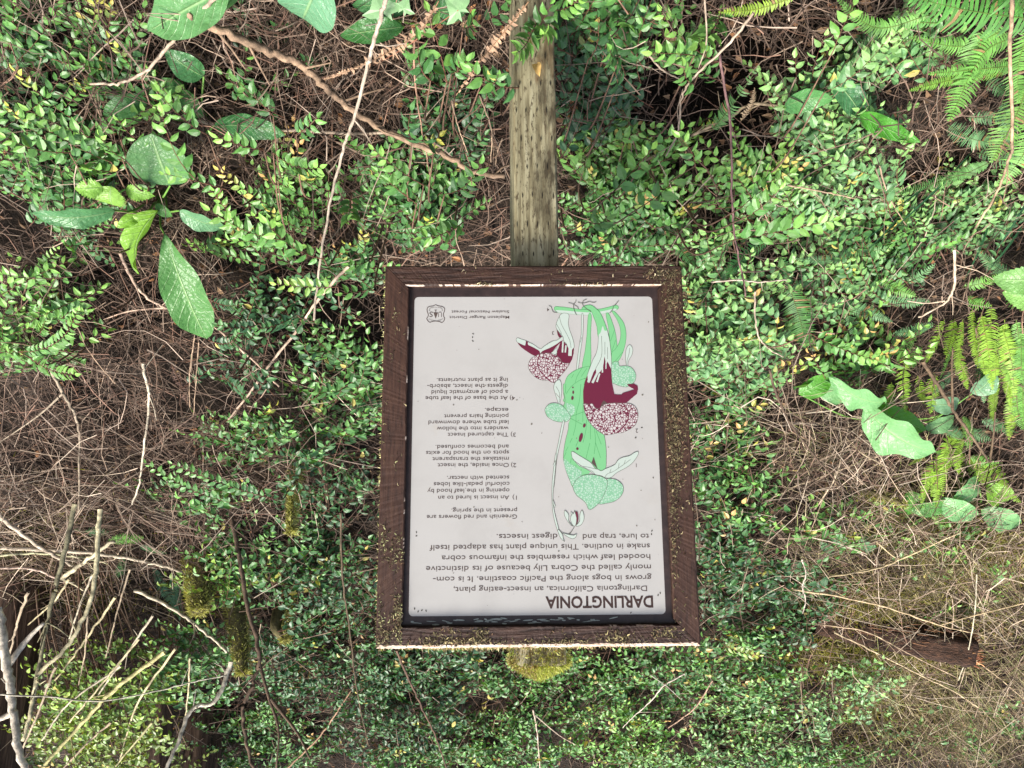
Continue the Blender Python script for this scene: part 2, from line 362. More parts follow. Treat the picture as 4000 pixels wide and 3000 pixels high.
# ------------------------------------------------------------------ the sign
SO = np.array([-0.04787, 1.45, 1.36785])
SX = np.array([0.99988238, -0.01346606, 0.00734046])
SZ = np.array([-0.00655203, 0.05768705, 0.99831322])
SN = np.array([-0.0138668, -0.99824389, 0.05759203])
SM = Matrix(((SX[0], SZ[0], SN[0], SO[0]), (SX[1], SZ[1], SN[1], SO[1]), (SX[2], SZ[2], SN[2], SO[2]), (0, 0, 0, 1)))
ART = [["p","g",1,[[-42.1,-291.2],[-47.5,-292.8],[-67.7,-290.6],[-91.0,-287.0],[-98.8,-286.2],[-131.5,-286.9],[-145.6,-289.3],[-158.2,-292.5],[-169.2,-295.4],[-173.8,-293.3],[-174.5,-289.2],[-170.4,-285.2],[-161.0,-281.5],[-148.4,-278.3],[-137.5,-276.4],[-120.3,-275.2],[-103.2,-274.6],[-83.0,-276.5],[-64.4,-278.2],[-50.4,-279.8],[-43.5,-283.9],[-41.5,-287.6]]],["p","m",0,[[-44.3,-285.0],[-67.6,-283.8],[-103.3,-280.5],[-122.0,-280.5],[-145.5,-283.6],[-167.4,-288.4],[-170.4,-285.2],[-161.0,-281.5],[-148.4,-278.3],[-137.5,-276.4],[-120.3,-275.2],[-103.2,-274.6],[-83.0,-276.5],[-64.4,-278.2],[-50.4,-279.8]]],["p","m",1,[[-56.6,-277.9],[-71.3,-276.1],[-69.9,-258.9],[-71.5,-246.1],[-76.6,-230.2],[-80.1,-217.4],[-81.0,-206.4],[-77.5,-201.6],[-75.7,-189.0],[-71.7,-184.0],[-68.4,-187.5],[-66.1,-211.1],[-60.1,-219.1],[-58.0,-229.4],[-45.9,-244.6],[-44.5,-254.2],[-47.8,-263.8]]],["p","r",1,[[-45.9,-243.8],[-56.0,-228.6],[-51.0,-226.3],[-48.0,-231.8]]],["l","k",0.5,[[-51.8,-271.0],[-56.1,-254.2],[-66.6,-233.4],[-72.5,-219.1],[-74.5,-204.8]]],["l","k",0.5,[[-45.3,-255.8],[-51.3,-244.6],[-55.8,-235.0]]],["p","r",0,[[-53.1,-217.5],[-57.8,-220.7],[-60.1,-217.5],[-66.1,-211.1],[-70.5,-201.6],[-77.5,-201.6],[-80.7,-206.4],[-79.6,-193.7],[-76.3,-181.1],[-71.5,-172.5],[-62.3,-172.5],[-54.6,-175.7],[-50.2,-182.8],[-44.1,-189.1],[-45.8,-198.6],[-49.1,-206.5]]],["l","m",3.2,[[-58.3,-219.1],[-56.6,-195.4]]],["l","m",3,[[-64.3,-210.4],[-62.4,-195.4]]],["l","m",7,[[-72.9,-203.2],[-71.8,-188.2]]],["p","r",0,[[35.5,-217.0],[22.5,-210.6],[18.6,-220.1],[13.2,-217.7],[4.8,-210.6],[-11.3,-201.8],[-22.9,-208.1],[-38.5,-217.6],[-50.9,-222.3],[-55.5,-219.1],[-43.7,-206.5],[-33.5,-193.9],[-25.8,-193.9],[-11.1,-192.7],[-0.8,-187.7],[8.1,-192.4],[18.8,-199.6],[27.9,-206.7],[32.5,-212.2]]],["p","m",0,[[37.8,-224.2],[34.7,-226.5],[26.2,-223.3],[18.5,-220.6],[19.4,-211.1],[23.3,-211.4],[35.5,-217.5]]],["p","m",0,[[13.2,-216.9],[1.7,-211.7],[-11.3,-203.1],[-22.9,-210.5],[-38.5,-219.2],[-49.4,-223.9],[-57.5,-228.3],[-53.2,-219.1],[-35.2,-207.3],[-22.8,-201.8],[-15.1,-197.9],[-11.2,-193.9],[-8.9,-199.5],[4.8,-207.4],[13.2,-211.4]]],["p","m",1,[[-33.5,-194.2],[-45.2,-205.7],[-45.5,-193.8],[-41.1,-190.4]]],["l","k",0.6,[[35.5,-217.0],[37.8,-222.6],[34.7,-226.5],[26.2,-223.3],[18.5,-220.9],[1.7,-212.2],[-11.3,-203.4],[-19.8,-208.9],[-35.4,-219.2],[-44.7,-220.7],[-57.2,-228.6]]],["p","w",1,[[-1.1,-187.7],[-10.4,-192.7],[-19.6,-194.2],[-33.5,-193.6],[-44.1,-189.1],[-51.7,-182.0],[-54.6,-175.7],[-62.3,-172.5],[-70.7,-172.5],[-65.1,-162.4],[-58.8,-154.6],[-49.5,-143.7],[-41.6,-134.4],[-37.0,-132.8],[-32.5,-135.2],[-28.0,-137.5],[-15.7,-137.6],[-3.6,-142.3],[5.5,-150.1],[11.5,-159.5],[13.7,-167.3],[11.3,-176.7],[6.6,-183.8]]],["l","r",1.8,[[-10.4,-192.7],[-6.4,-181.4],[-6.2,-170.4],[-9.9,-157.9],[-17.4,-148.5],[-26.4,-139.1],[-34.0,-133.6]]],["p","m",1,[[-97.7,-274.1],[-101.3,-274.1],[-99.4,-233.3],[-94.4,-201.6],[-88.1,-160.7],[-84.3,-160.7],[-91.0,-207.9],[-96.0,-233.3]]],["p","m",1,[[-95.1,-228.5],[-97.0,-226.9],[-93.7,-216.6],[-92.5,-219.0]]],["p","g",1,[[-111.7,-274.1],[-117.9,-274.0],[-115.3,-233.2],[-113.1,-166.9],[-96.6,-163.8],[-102.8,-196.8],[-107.5,-230.1]]],["p","g",1,[[-148.4,-277.2],[-153.8,-277.7],[-160.3,-260.3],[-165.8,-239.5],[-168.3,-220.3],[-168.6,-206.1],[-164.6,-176.1],[-156.6,-168.3],[-156.4,-185.6],[-154.3,-217.2],[-152.9,-245.9],[-150.2,-261.9]]],["p","g",1,[[-161.0,-281.5],[-165.7,-282.0],[-176.2,-269.9],[-185.0,-255.4],[-188.2,-236.2],[-186.8,-217.1],[-179.8,-193.4],[-169.9,-176.1],[-156.5,-165.2],[-157.4,-193.5],[-164.6,-201.3],[-172.7,-214.0],[-177.2,-229.9],[-176.2,-249.0],[-169.8,-266.7]]],["l","d",0.7,[[-164.4,-241.9],[-155.9,-218.8]]],["l","d",0.7,[[-166.8,-221.9],[-157.5,-196.6]]],["l","d",0.7,[[-180.7,-196.5],[-162.2,-174.5]]],["p","c",1,[[-155.9,-169.9],[-169.9,-176.1],[-172.7,-166.7],[-185.0,-167.4],[-195.7,-164.2],[-203.0,-155.6],[-205.5,-146.2],[-203.0,-135.3],[-197.5,-129.9],[-189.7,-125.3],[-183.5,-123.0],[-171.3,-125.3],[-162.3,-129.2],[-156.2,-131.6]]],["p","m",1,[[-186.6,-167.4],[-185.4,-185.5],[-187.8,-202.8],[-195.1,-211.5],[-200.9,-202.8],[-198.9,-190.2],[-191.5,-177.6],[-189.6,-167.4]]],["l","k",0.6,[[-187.8,-168.2],[-188.5,-177.6],[-192.8,-191.8],[-194.8,-204.4]]],["p","g",1,[[-112.0,-166.6],[-97.4,-163.8],[-85.0,-159.2],[-74.1,-152.9],[-64.7,-143.6],[-59.1,-126.6],[-57.2,-111.1],[-58.6,-101.8],[-59.1,-92.6],[-97.9,-92.4],[-97.0,-115.6],[-100.4,-132.6],[-106.1,-146.6]]],["p","g",0,[[-57.6,-129.8],[-56.9,-116.7],[-60.1,-99.7],[-58.3,-89.3],[-56.3,-83.1],[-70.6,-64.6],[-66.5,-50.4],[-64.9,-36.3],[-59.4,-15.8],[-55.9,2.0],[-54.3,19.7],[-55.9,31.1],[-59.4,46.2],[-65.4,62.5],[-72.0,77.6],[-84.2,66.4],[-103.6,51.5],[-116.5,41.5],[-129.0,46.0],[-138.0,40.4],[-139.8,25.2],[-140.3,6.2],[-139.0,-12.9],[-136.8,-25.7],[-124.9,-32.8],[-112.4,-45.1],[-102.6,-60.6],[-97.9,-77.4],[-96.6,-103.5],[-97.9,-129.6]]],["l","k",0.6,[[-57.2,-129.8],[-56.9,-116.7],[-60.1,-99.7],[-58.3,-89.3],[-56.3,-83.1]]],["l","k",0.6,[[-66.5,-50.4],[-64.9,-36.3],[-59.4,-15.8],[-55.9,2.0],[-54.3,19.7],[-55.9,31.1],[-59.4,46.2],[-65.4,62.5],[-72.0,77.6]]],["l","k",0.6,[[-136.8,-25.7],[-139.0,-12.9],[-140.3,6.2],[-139.8,25.2],[-138.0,40.4],[-129.0,46.0]]],["l","d",0.6,[[-103.0,-141.9],[-89.1,-136.5],[-73.5,-124.9],[-62.5,-109.5]]],["l","d",0.6,[[-95.8,-162.2],[-86.2,-146.7],[-81.3,-132.7]]],["l","d",0.6,[[-105.8,-162.2],[-93.9,-145.1]]],["l","d",0.6,[[-73.9,-142.0],[-78.6,-149.8]]],["l","d",0.6,[[-62.2,-129.6],[-61.0,-111.1]]],["l","d",0.6,[[-92.7,-129.7],[-89.4,-97.0],[-82.3,-71.0],[-80.5,-46.5],[-74.9,-24.7]]],["l","d",0.6,[[-96.3,-90.4],[-94.7,-51.6]]],["l","d",0.6,[[-102.5,-56.7],[-100.7,-36.1],[-94.3,-10.6]]],["l","d",0.6,[[-110.6,-46.4],[-109.1,-16.9]]],["l","d",0.6,[[-118.0,-38.6],[-119.2,-13.0],[-116.0,12.4]]],["l","d",0.6,[[-121.1,-33.5],[-130.5,-6.6]]],["l","d",0.6,[[-119.2,-10.4],[-128.5,20.1]]],["l","d",0.6,[[-107.7,-9.2],[-99.3,21.2]]],["l","d",0.6,[[-84.9,-14.4],[-79.5,-3.0]]],["l","d",0.6,[[-72.9,-19.6],[-68.2,-10.7]]],["l","d",0.6,[[-64.2,-2.4],[-59.0,7.1]]],["l","d",0.6,[[-60.2,8.3],[-54.9,19.7]]],["l","d",0.6,[[-70.1,21.1],[-63.8,48.7]]],["l","d",0.6,[[-79.3,33.7],[-77.0,51.3]]],["l","d",0.6,[[-89.9,42.6],[-85.9,51.4]]],["l","d",0.6,[[-70.5,-59.4],[-93.3,-47.1]]],["l","d",0.6,[[-71.9,-63.3],[-97.8,-72.9]]],["p","c",0,[[-54.8,24.8],[-59.9,23.5],[-64.9,28.6],[-84.8,42.6],[-90.9,50.2],[-84.3,62.7],[-72.7,75.1],[-65.4,61.3],[-58.2,42.4]]],["p","c",0,[[-60.9,-90.6],[-67.3,-89.2],[-76.3,-86.6],[-79.9,-77.5],[-75.8,-67.2],[-70.6,-64.6],[-64.4,-73.7]]],["p","c",1,[[-18.9,-75.2],[-20.9,-81.7],[-26.2,-87.5],[-33.9,-90.7],[-42.9,-90.4],[-50.6,-88.0],[-56.9,-83.1],[-64.4,-73.7],[-70.6,-64.6],[-69.2,-58.2],[-62.7,-53.0],[-53.7,-51.8],[-42.2,-53.1],[-32.1,-57.0],[-23.2,-63.5]]],["p","m",1,[[-46.9,-89.6],[-42.6,-101.9],[-38.3,-117.3],[-37.7,-125.1],[-41.6,-134.4],[-49.4,-138.5],[-53.0,-131.2],[-53.5,-115.7],[-51.7,-100.3],[-49.2,-89.5]]],["l","k",0.5,[[-48.2,-92.6],[-48.9,-111.1],[-42.2,-125.1]]],["l","r",0.5,[[-48.7,-101.9],[-41.2,-111.1]]],["p","r",1,[[-77.8,-122.5],[-77.6,-121.8],[-77.1,-121.3],[-76.5,-121.1],[-75.8,-121.2],[-75.2,-121.6],[-75.0,-122.3],[-75.1,-123.0],[-75.5,-123.6],[-76.1,-123.9],[-76.8,-123.9],[-77.4,-123.5],[-77.8,-122.9]]],["p","r",1,[[-78.5,-112.7],[-78.3,-111.0],[-77.7,-109.8],[-76.9,-109.3],[-76.1,-109.6],[-75.4,-110.6],[-75.2,-112.2],[-75.3,-113.9],[-75.8,-115.3],[-76.5,-116.0],[-77.4,-115.9],[-78.1,-115.1],[-78.5,-113.6]]],["p","r",1,[[-77.3,-100.7],[-76.8,-98.7],[-75.8,-97.3],[-74.7,-96.8],[-73.6,-97.3],[-72.9,-98.6],[-72.7,-100.6],[-73.0,-102.6],[-73.9,-104.2],[-75.0,-105.0],[-76.2,-104.8],[-77.0,-103.7],[-77.4,-101.9]]],["p","r",1,[[-100.1,-44.1],[-99.2,-42.3],[-97.9,-41.1],[-96.5,-40.8],[-95.5,-41.5],[-95.0,-43.1],[-95.1,-45.1],[-95.9,-47.0],[-97.2,-48.4],[-98.5,-49.0],[-99.7,-48.5],[-100.4,-47.2],[-100.4,-45.3]]],["p","r",1,[[-93.4,-19.9],[-91.8,-15.7],[-89.8,-12.6],[-87.8,-11.6],[-86.4,-12.9],[-85.9,-16.0],[-86.5,-20.4],[-87.9,-24.8],[-89.9,-28.3],[-91.9,-29.9],[-93.5,-29.3],[-94.3,-26.7],[-94.0,-22.5]]],["p","r",1,[[-85.0,1.7],[-84.7,2.9],[-83.9,3.9],[-82.8,4.3],[-81.7,4.0],[-80.8,3.2],[-80.4,2.1],[-80.6,0.8],[-81.3,-0.2],[-82.3,-0.8],[-83.4,-0.7],[-84.4,-0.1],[-84.9,1.0]]],["p","g",1,[[-98.0,-286.5],[-103.6,-293.4],[-113.1,-295.8],[-120.8,-294.2],[-128.4,-287.7],[-136.0,-279.6],[-144.0,-260.3],[-150.3,-239.5],[-154.3,-217.2],[-143.4,-214.1],[-131.1,-226.8],[-128.9,-249.2],[-123.2,-268.4],[-117.4,-282.9],[-109.7,-287.4]]],["p","m",0,[[-131.2,-230.0],[-136.3,-238.0],[-140.6,-250.7],[-144.2,-241.1],[-150.3,-239.5],[-154.3,-217.2],[-156.4,-185.6],[-155.6,-159.7],[-141.8,-159.7],[-132.8,-141.8],[-124.1,-132.5],[-116.4,-131.0],[-105.8,-131.8],[-106.2,-148.1],[-117.7,-177.8],[-125.8,-193.6],[-129.7,-210.9]]],["p","r",0,[[-106.5,-148.1],[-107.3,-131.0],[-117.0,-151.2],[-124.2,-161.4],[-124.6,-148.1],[-132.4,-154.3],[-138.8,-163.7],[-142.6,-187.2],[-145.1,-169.9],[-148.4,-176.2],[-155.6,-159.7],[-156.2,-130.8],[-160.1,-108.3],[-167.7,-107.5],[-174.5,-107.5],[-176.9,-110.6],[-189.3,-114.4],[-200.9,-118.2],[-189.6,-124.5],[-186.7,-128.8],[-200.5,-129.9],[-208.0,-125.2],[-208.5,-118.2],[-206.2,-108.9],[-194.9,-99.7],[-183.9,-90.5],[-163.8,-82.9],[-147.0,-79.9],[-134.6,-73.8],[-127.0,-70.8],[-119.5,-73.9],[-98.2,-74.0],[-96.6,-100.1],[-97.0,-115.6],[-100.4,-132.6]]],["l","m",5.5,[[-122.1,-170.0],[-108.1,-133.3]]],["l","m",4.5,[[-131.0,-160.5],[-116.2,-131.8]]],["l","m",3,[[-137.5,-169.9],[-137.3,-153.0]]],["l","m",2.2,[[-145.4,-177.8],[-144.6,-160.8]]],["l","m",3.4,[[-131.5,-151.2],[-125.4,-133.7]]],["l","k",0.6,[[-137.7,-230.0],[-136.5,-188.8],[-123.4,-160.6]]],["l","k",0.6,[[-144.2,-217.2],[-143.4,-190.4]]],["l","k",0.6,[[-149.3,-206.1],[-148.5,-180.9]]],["l","k",0.6,[[-131.2,-230.0],[-129.7,-210.9],[-125.8,-193.6],[-117.7,-177.8],[-106.2,-148.1]]],["l","k",0.6,[[-150.3,-239.5],[-154.3,-217.2],[-156.4,-185.6],[-155.6,-159.7]]],["p","w",1,[[-96.9,-89.1],[-100.7,-89.1],[-107.1,-87.8],[-114.9,-89.0],[-119.8,-81.2],[-127.5,-79.2],[-132.7,-82.5],[-139.3,-87.6],[-152.3,-90.2],[-171.6,-90.1],[-183.2,-90.0],[-194.7,-87.4],[-203.4,-79.6],[-206.6,-67.9],[-204.4,-53.7],[-198.2,-43.4],[-186.4,-35.7],[-173.4,-30.0],[-161.9,-29.4],[-150.3,-26.3],[-138.7,-25.7],[-131.2,-29.6],[-118.7,-39.9],[-110.0,-48.9],[-102.7,-63.2],[-98.5,-74.8]]],["l","r",2.2,[[-175.4,-90.1],[-182.9,-80.9],[-187.0,-70.5],[-186.6,-60.2],[-181.7,-48.6],[-172.4,-38.4],[-160.6,-28.8]]],["p","b",0,[[-138.3,-96.1],[-145.2,-90.2],[-139.3,-87.6],[-130.8,-81.8],[-134.2,-90.3]]],["p","c",1,[[-139.3,62.5],[-151.3,61.9],[-160.0,64.5],[-168.7,71.4],[-172.1,80.2],[-170.6,88.9],[-163.9,98.8],[-152.4,106.2],[-139.7,109.2],[-122.1,110.6],[-132.7,93.6],[-138.1,78.7]]],["p","b",1,[[-114.6,18.8],[-121.5,42.2],[-110.5,29.5]]],["p","m",1,[[-70.3,9.7],[-72.9,7.1],[-77.9,9.7],[-85.5,14.8],[-98.0,22.5],[-109.2,30.1],[-117.7,41.5],[-122.8,42.8],[-129.0,46.0],[-138.0,41.6],[-148.2,37.9],[-157.3,32.9],[-163.9,24.1],[-174.2,19.1],[-185.8,16.6],[-196.2,10.3],[-202.7,7.8],[-204.5,10.4],[-202.3,16.7],[-192.9,29.3],[-179.9,39.3],[-160.5,49.3],[-147.6,59.3],[-136.2,59.2],[-128.7,55.4],[-116.2,52.8],[-108.7,47.7],[-97.5,41.4],[-86.2,36.3],[-77.6,27.4],[-72.0,19.8]]],["l","k",0.7,[[-135.6,58.6],[-141.5,51.7],[-154.3,46.7],[-175.0,33.0],[-188.1,23.6]]],["l","k",0.6,[[-146.0,49.2],[-148.7,42.3]]],["l","k",0.6,[[-163.3,41.1],[-165.0,31.0]]],["l","k",0.6,[[-175.1,32.4],[-177.9,24.8]]],["l","k",0.7,[[-116.8,52.8],[-111.3,46.5],[-100.0,41.4],[-88.8,35.0],[-72.6,23.0]]],["l","k",0.5,[[-82.6,30.0],[-90.0,36.3],[-98.8,37.6],[-105.1,38.9],[-117.7,42.1]]],["p","c",1,[[-72.1,75.8],[-75.4,68.4],[-81.9,60.9],[-90.8,55.3],[-103.5,53.1],[-116.1,53.8],[-128.7,56.8],[-138.6,62.5],[-141.0,68.8],[-138.1,81.2],[-132.7,93.6],[-123.4,108.5],[-111.9,118.3],[-104.2,121.9],[-100.6,118.2],[-97.0,109.5],[-89.7,102.1],[-79.8,94.6],[-73.8,84.6]]],["p","m",1,[[-53.7,-51.8],[-57.8,-51.8],[-49.2,-13.3],[-40.9,24.7],[-34.9,76.0],[-31.1,76.0],[-37.1,24.7],[-45.4,-13.4]]],["p","m",1,[[-37.9,15.3],[-41.0,15.3],[-35.1,65.6],[-31.9,102.9],[-35.3,127.7],[-42.8,159.6],[-40.3,162.0],[-32.7,133.8],[-30.1,102.9],[-31.3,65.6]]],["p","m",1,[[-38.3,24.7],[-33.7,33.5],[-34.9,37.3],[-38.2,32.2]]],["p","m",1,[[-32.6,101.7],[-36.8,114.1],[-35.5,117.8],[-32.8,111.6]]],["l","k",0.6,[[-41.0,158.3],[-50.8,166.9],[-62.0,168.2],[-70.9,158.5],[-73.5,154.3]]],["l","k",0.6,[[-62.0,168.2],[-65.7,166.4],[-72.2,156.1]]],["p","m",1,[[-72.9,153.7],[-66.0,151.2],[-58.8,141.3],[-54.0,130.2],[-55.4,122.9],[-61.5,129.1],[-62.6,135.2],[-62.5,143.8],[-67.9,151.2]]],["p","m",1,[[-76.0,153.1],[-83.7,143.9],[-84.2,134.1],[-86.6,125.5],[-89.8,123.7],[-92.7,134.2],[-91.2,144.0],[-86.0,151.3],[-79.7,153.5]]],["p","r",1,[[-76.0,124.8],[-79.7,125.5],[-81.4,134.1],[-81.0,142.7],[-78.6,148.8],[-76.0,150.6],[-77.5,140.2],[-75.2,131.6]]],["p","m",1,[[-73.5,153.7],[-68.6,148.7],[-66.0,140.1],[-67.7,132.8],[-72.8,127.9],[-73.9,123.6],[-75.3,127.3],[-77.8,137.8],[-77.1,147.6]]],["p","m",1,[[-66.6,124.2],[-70.9,129.7],[-68.3,132.2]]],["p","m",1,[[-49.5,166.3],[-57.0,168.2],[-65.6,170.1],[-71.9,170.7],[-77.1,168.3],[-75.5,174.4],[-69.2,177.4],[-60.6,174.3]]],["p","m",1,[[-42.2,159.6],[-49.5,169.4],[-51.2,177.9],[-53.6,182.8],[-45.6,175.4],[-42.1,166.9],[-40.3,162.0]]],["l","k",1.2,[[-30.4,-294.4],[-35.1,-292.0],[-37.3,-285.5],[-40.3,-280.7],[-47.3,-279.5]]],["l","k",1.2,[[-71.1,-300.8],[-77.3,-299.2],[-83.4,-295.9],[-89.6,-291.8],[-91.8,-287.0]]],["l","k",1.2,[[-86.8,-307.2],[-85.9,-301.6],[-81.9,-297.5],[-82.0,-287.8],[-84.6,-279.8],[-87.6,-274.9]]],["l","k",1.2,[[-90.6,-302.0],[-97.6,-299.9],[-106.9,-300.7],[-114.8,-303.1],[-122.6,-301.0],[-128.8,-302.6]]],["l","k",1.2,[[-109.5,-308.3],[-103.2,-305.6],[-99.9,-299.9],[-102.1,-294.2],[-108.2,-287.8],[-117.4,-281.3]]],["l","k",1.2,[[-175.8,-305.4],[-169.3,-297.3],[-164.4,-292.5],[-161.9,-285.2],[-156.2,-278.8]]]]
TEXT = [["DARLINGTONIA",-221.8,286.5,207.1,21.5],["Darlingtonia Californica, an insect-eating plant,",-211.2,267.2,373.0,10.1],["grows in bogs along the Pacific coastline. It is com-",-220.7,247.7,422.3,10.2],["monly called the Cobra Lily because of its distinctive",-220.3,227.8,435.7,10.3],["hooded leaf which resembles the infamous cobra",-219.9,208.0,405.6,10.3],["snake in outline. This unique plant has adapted itself",-219.9,187.9,428.9,10.4],["to lure, trap and",-219.2,169.1,130.0,10.4],["digest insects.",-39.8,167.9,118.7,10.4],["Greenish and red flowers are",38.7,130.4,176.7,7.9],["present in the spring.",38.6,118.4,128.7,7.9],["1)",39.0,93.6,8.3,8.0],["An insect is lured to an",53.8,93.2,139.7,7.9],["opening in the leaf hood by",53.2,79.8,161.8,8.0],["colorful pedal-like lobes",53.1,66.9,149.6,8.0],["scented with nectar.",53.6,54.6,123.1,8.1],["2)",39.7,30.0,10.2,8.1],["Once inside, the insect",54.1,29.6,141.3,8.1],["mistakes the transparent",54.0,17.3,151.7,8.1],["spots on the hood for exits",53.9,5.0,164.8,8.1],["and becomes confused.",54.2,-6.9,145.9,8.1],["3)",39.9,-30.8,10.2,8.0],["The captured insect",54.9,-31.1,121.1,8.0],["wanders into the hollow",54.5,-43.6,143.6,8.0],["leaf tube where downward",54.4,-56.0,160.4,8.1],["pointing hairs prevent",54.5,-68.4,128.9,8.0],["escape.",54.4,-80.8,47.5,8.1],["4)",41.1,-105.0,10.4,8.1],["At the base of the leaf tube",55.4,-105.4,166.1,8.1],["a pool of enzymatic liquid",55.0,-117.6,154.7,8.2],["digests the insect, absorb-",55.2,-130.1,163.4,8.2],["ing it as plant nutrients.",55.3,-142.4,144.0,8.2],["Mapleton Ranger District",51.7,-272.8,123.3,5.8],["Siuslaw National Forest",51.9,-284.5,118.7,5.7],["1",-199.8,31.8,4.2,7.3],["2",-205.4,-37.8,6.8,8.0],["3",-39.8,-239.8,6.5,7.3],["4",-31.1,-289.6,5.9,7.1]]

sign = empty("interpretive_sign", (0, 0, 0))
sign.matrix_world = SM           # local axes: x right, y up, z towards the reader
tag(sign, "brown framed information sign about an insect-eating plant on a wooden post", "sign")

def part(name, bm, mats, parent):
    me = bpy.data.meshes.new(name)
    bm.normal_update()
    bm.to_mesh(me); bm.free()
    for q in (mats if isinstance(mats, (list, tuple)) else [mats]): me.materials.append(q)
    o = bpy.data.objects.new(name, me); COL.objects.link(o)
    o.parent = parent
    return o

M_frame = ramp_mat("brown_stained_wood", [(.28, (.012, .0065, .0045)), (.5, (.038, .0175, .0115)), (.7, (.062, .030, .019))], 14, (1, 9, 9), .62, .9, .004, .35,
                   second=[(90, (1, 1, 1), (.085, .05, .034), .62, .75)])
M_frame_v = ramp_mat("brown_stained_upright", [(.28, (.018, .0085, .0055)), (.5, (.046, .0205, .013)), (.7, (.068, .033, .020))], 14, (9, 1, 9), .62, .6, .003, .35,
                     second=[(90, (1, 1, 1), (.085, .05, .034), .62, .75)])
M_worn_lit = ramp_mat("worn_skylit_wood", [(.30, (.10, .055, .035)), (.42, (.34, .24, .17)), (.55, (.50, .41, .34)), (.75, (.62, .54, .47))], 26, (1, 12, 12), .8, .6, .003)  # worn edges; skylight falling on them is put into the pale colour
M_border = ramp_mat("dark_panel_border", [(.3, (.018, .012, .012)), (.6, (.034, .021, .02)), (.75, (.05, .034, .03))], 60, (1, 1, 1), .5, .1, .001, .4,
                    second=[(300, (1, 1, 1), (.16, .11, .09), .70, .74)])
M_panel = ramp_mat("printed_panel", [(.25, (.345, .336, .320)), (.5, (.378, .369, .353)), (.8, (.392, .384, .369))], 9, (1, 1, 1), .42, .02, .001, .4,
                   second=[(7, (1, 1, 1), (.36, .31, .245), .64, .95), (170, (1, 1, 1), (.30, .27, .23), .735, .76)])

def rail(name, half_len, outer, inner, axis, sgn, c_out, c_in, worn_lit_out, worn_lit_in, mat, lab=None):
    """one mitred rail. axis 0: horizontal rail at y=sgn*outer, axis 1: upright rail at x=sgn*outer"""
    wdt = outer - inner
    dep = -.034
    prof = [(0, dep), (0, -c_out), (c_out * .45, -c_out * .3), (c_out, 0), (wdt - c_in, .0), (wdt, -c_in), (wdt, dep)]
    n = 170
    bm = bmesh.new()
    wear = np.convolve(rng.normal(0, 1, n + 9), np.ones(9) / 9, 'valid')
    rows = []
    for i in range(n + 1):
        row = []
        for j, (t, d) in enumerate(prof):
            L = half_len - t - .0006
            a = -L + 2 * L * i / n
            jit = 0
            if 1 <= j <= 5 and 0 < i < n: jit = (random.random() - .5) * (.0016 if (worn_lit_out and j < 4) else .0009)
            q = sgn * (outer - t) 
            if worn_lit_in and 4 <= j <= 5: jit += sgn * .0010 * wear[min(i, n - 1)]
            row.append(bm.verts.new((a, q + jit, d + jit * .5) if axis == 0 else (q + jit, a, d + jit * .5)))
        rows.append(row)
    k = len(prof)
    for i in range(n):
        for j in range(k):
            j2 = (j + 1) % k
            vs = [rows[i][j], rows[i][j2], rows[i + 1][j2], rows[i + 1][j]]
            fc = bm.faces.new(vs)
            if worn_lit_out and j in (0, 1, 2): fc.material_index = 1
            if worn_lit_in and j == 4 and wear[i] < (worn_lit_in - .5) * .9: fc.material_index = 1  # pale stretches paint the light caught by the inner ledge
    bm.faces.new(rows[0]); bm.faces.new(rows[-1])
    bmesh.ops.recalc_face_normals(bm, faces=bm.faces)
    o = part(name, bm, [mat, M_worn_lit], sign)
    if lab: o["label"] = lab
    return o
OX, OY, IX, IYT, IYB = .307, .3777, .2575, .338, .334
# the four rails; their mitres run out to the same outer corners
r_top = rail("frame_rail", OX, OY, IYT, 0, 1, .0065, .002, 1, .12, M_frame, "top frame rail with worn edge coloured pale as skylit")
r_bot = rail("frame_rail", OX, OY, IYB, 0, -1, .003, .0028, 0, .72, M_frame, "frame rail with a splintered inner edge coloured pale as lit")
r_lef = rail("frame_rail", OY, OX, IX, 1, -1, .003, .002, 0, 0, M_frame_v, "upright frame rail crusted with lichen")
r_rig = rail("frame_rail", OY, OX, IX, 1, 1, .003, .002, 0, .1, M_frame_v)

def rounded(x0, x1, y0, y1, r, n=8):
    pts = []
    for cx, cy, a0 in ((x1 - r, y1 - r, 0), (x0 + r, y1 - r, 90), (x0 + r, y0 + r, 180), (x1 - r, y0 + r, 270)):
        for k in range(n + 1):
            a = R_(a0 + 90 * k / n)
            pts.append((cx + r * math.cos(a), cy + r * math.sin(a)))
    return pts
bm = bmesh.new()
bmesh.ops.create_cube(bm, size=1)
for v in bm.verts: v.co = Vector((v.co.x * 2 * (IX + .004), v.co.y * (IYT + IYB + .01) + .002, v.co.z * .008 - .0165))
panel = part("panel", bm, M_border, sign)
panel["label"] = "dark bordered panel printed with text and a drawing"
bm = bmesh.new()
bm.faces.new([bm.verts.new((x, y, -.0122)) for x, y in rounded(-.2452, .2470, -.3140, .3202, .0085)])
sheet = part("printed_sheet", bm, M_panel, panel)

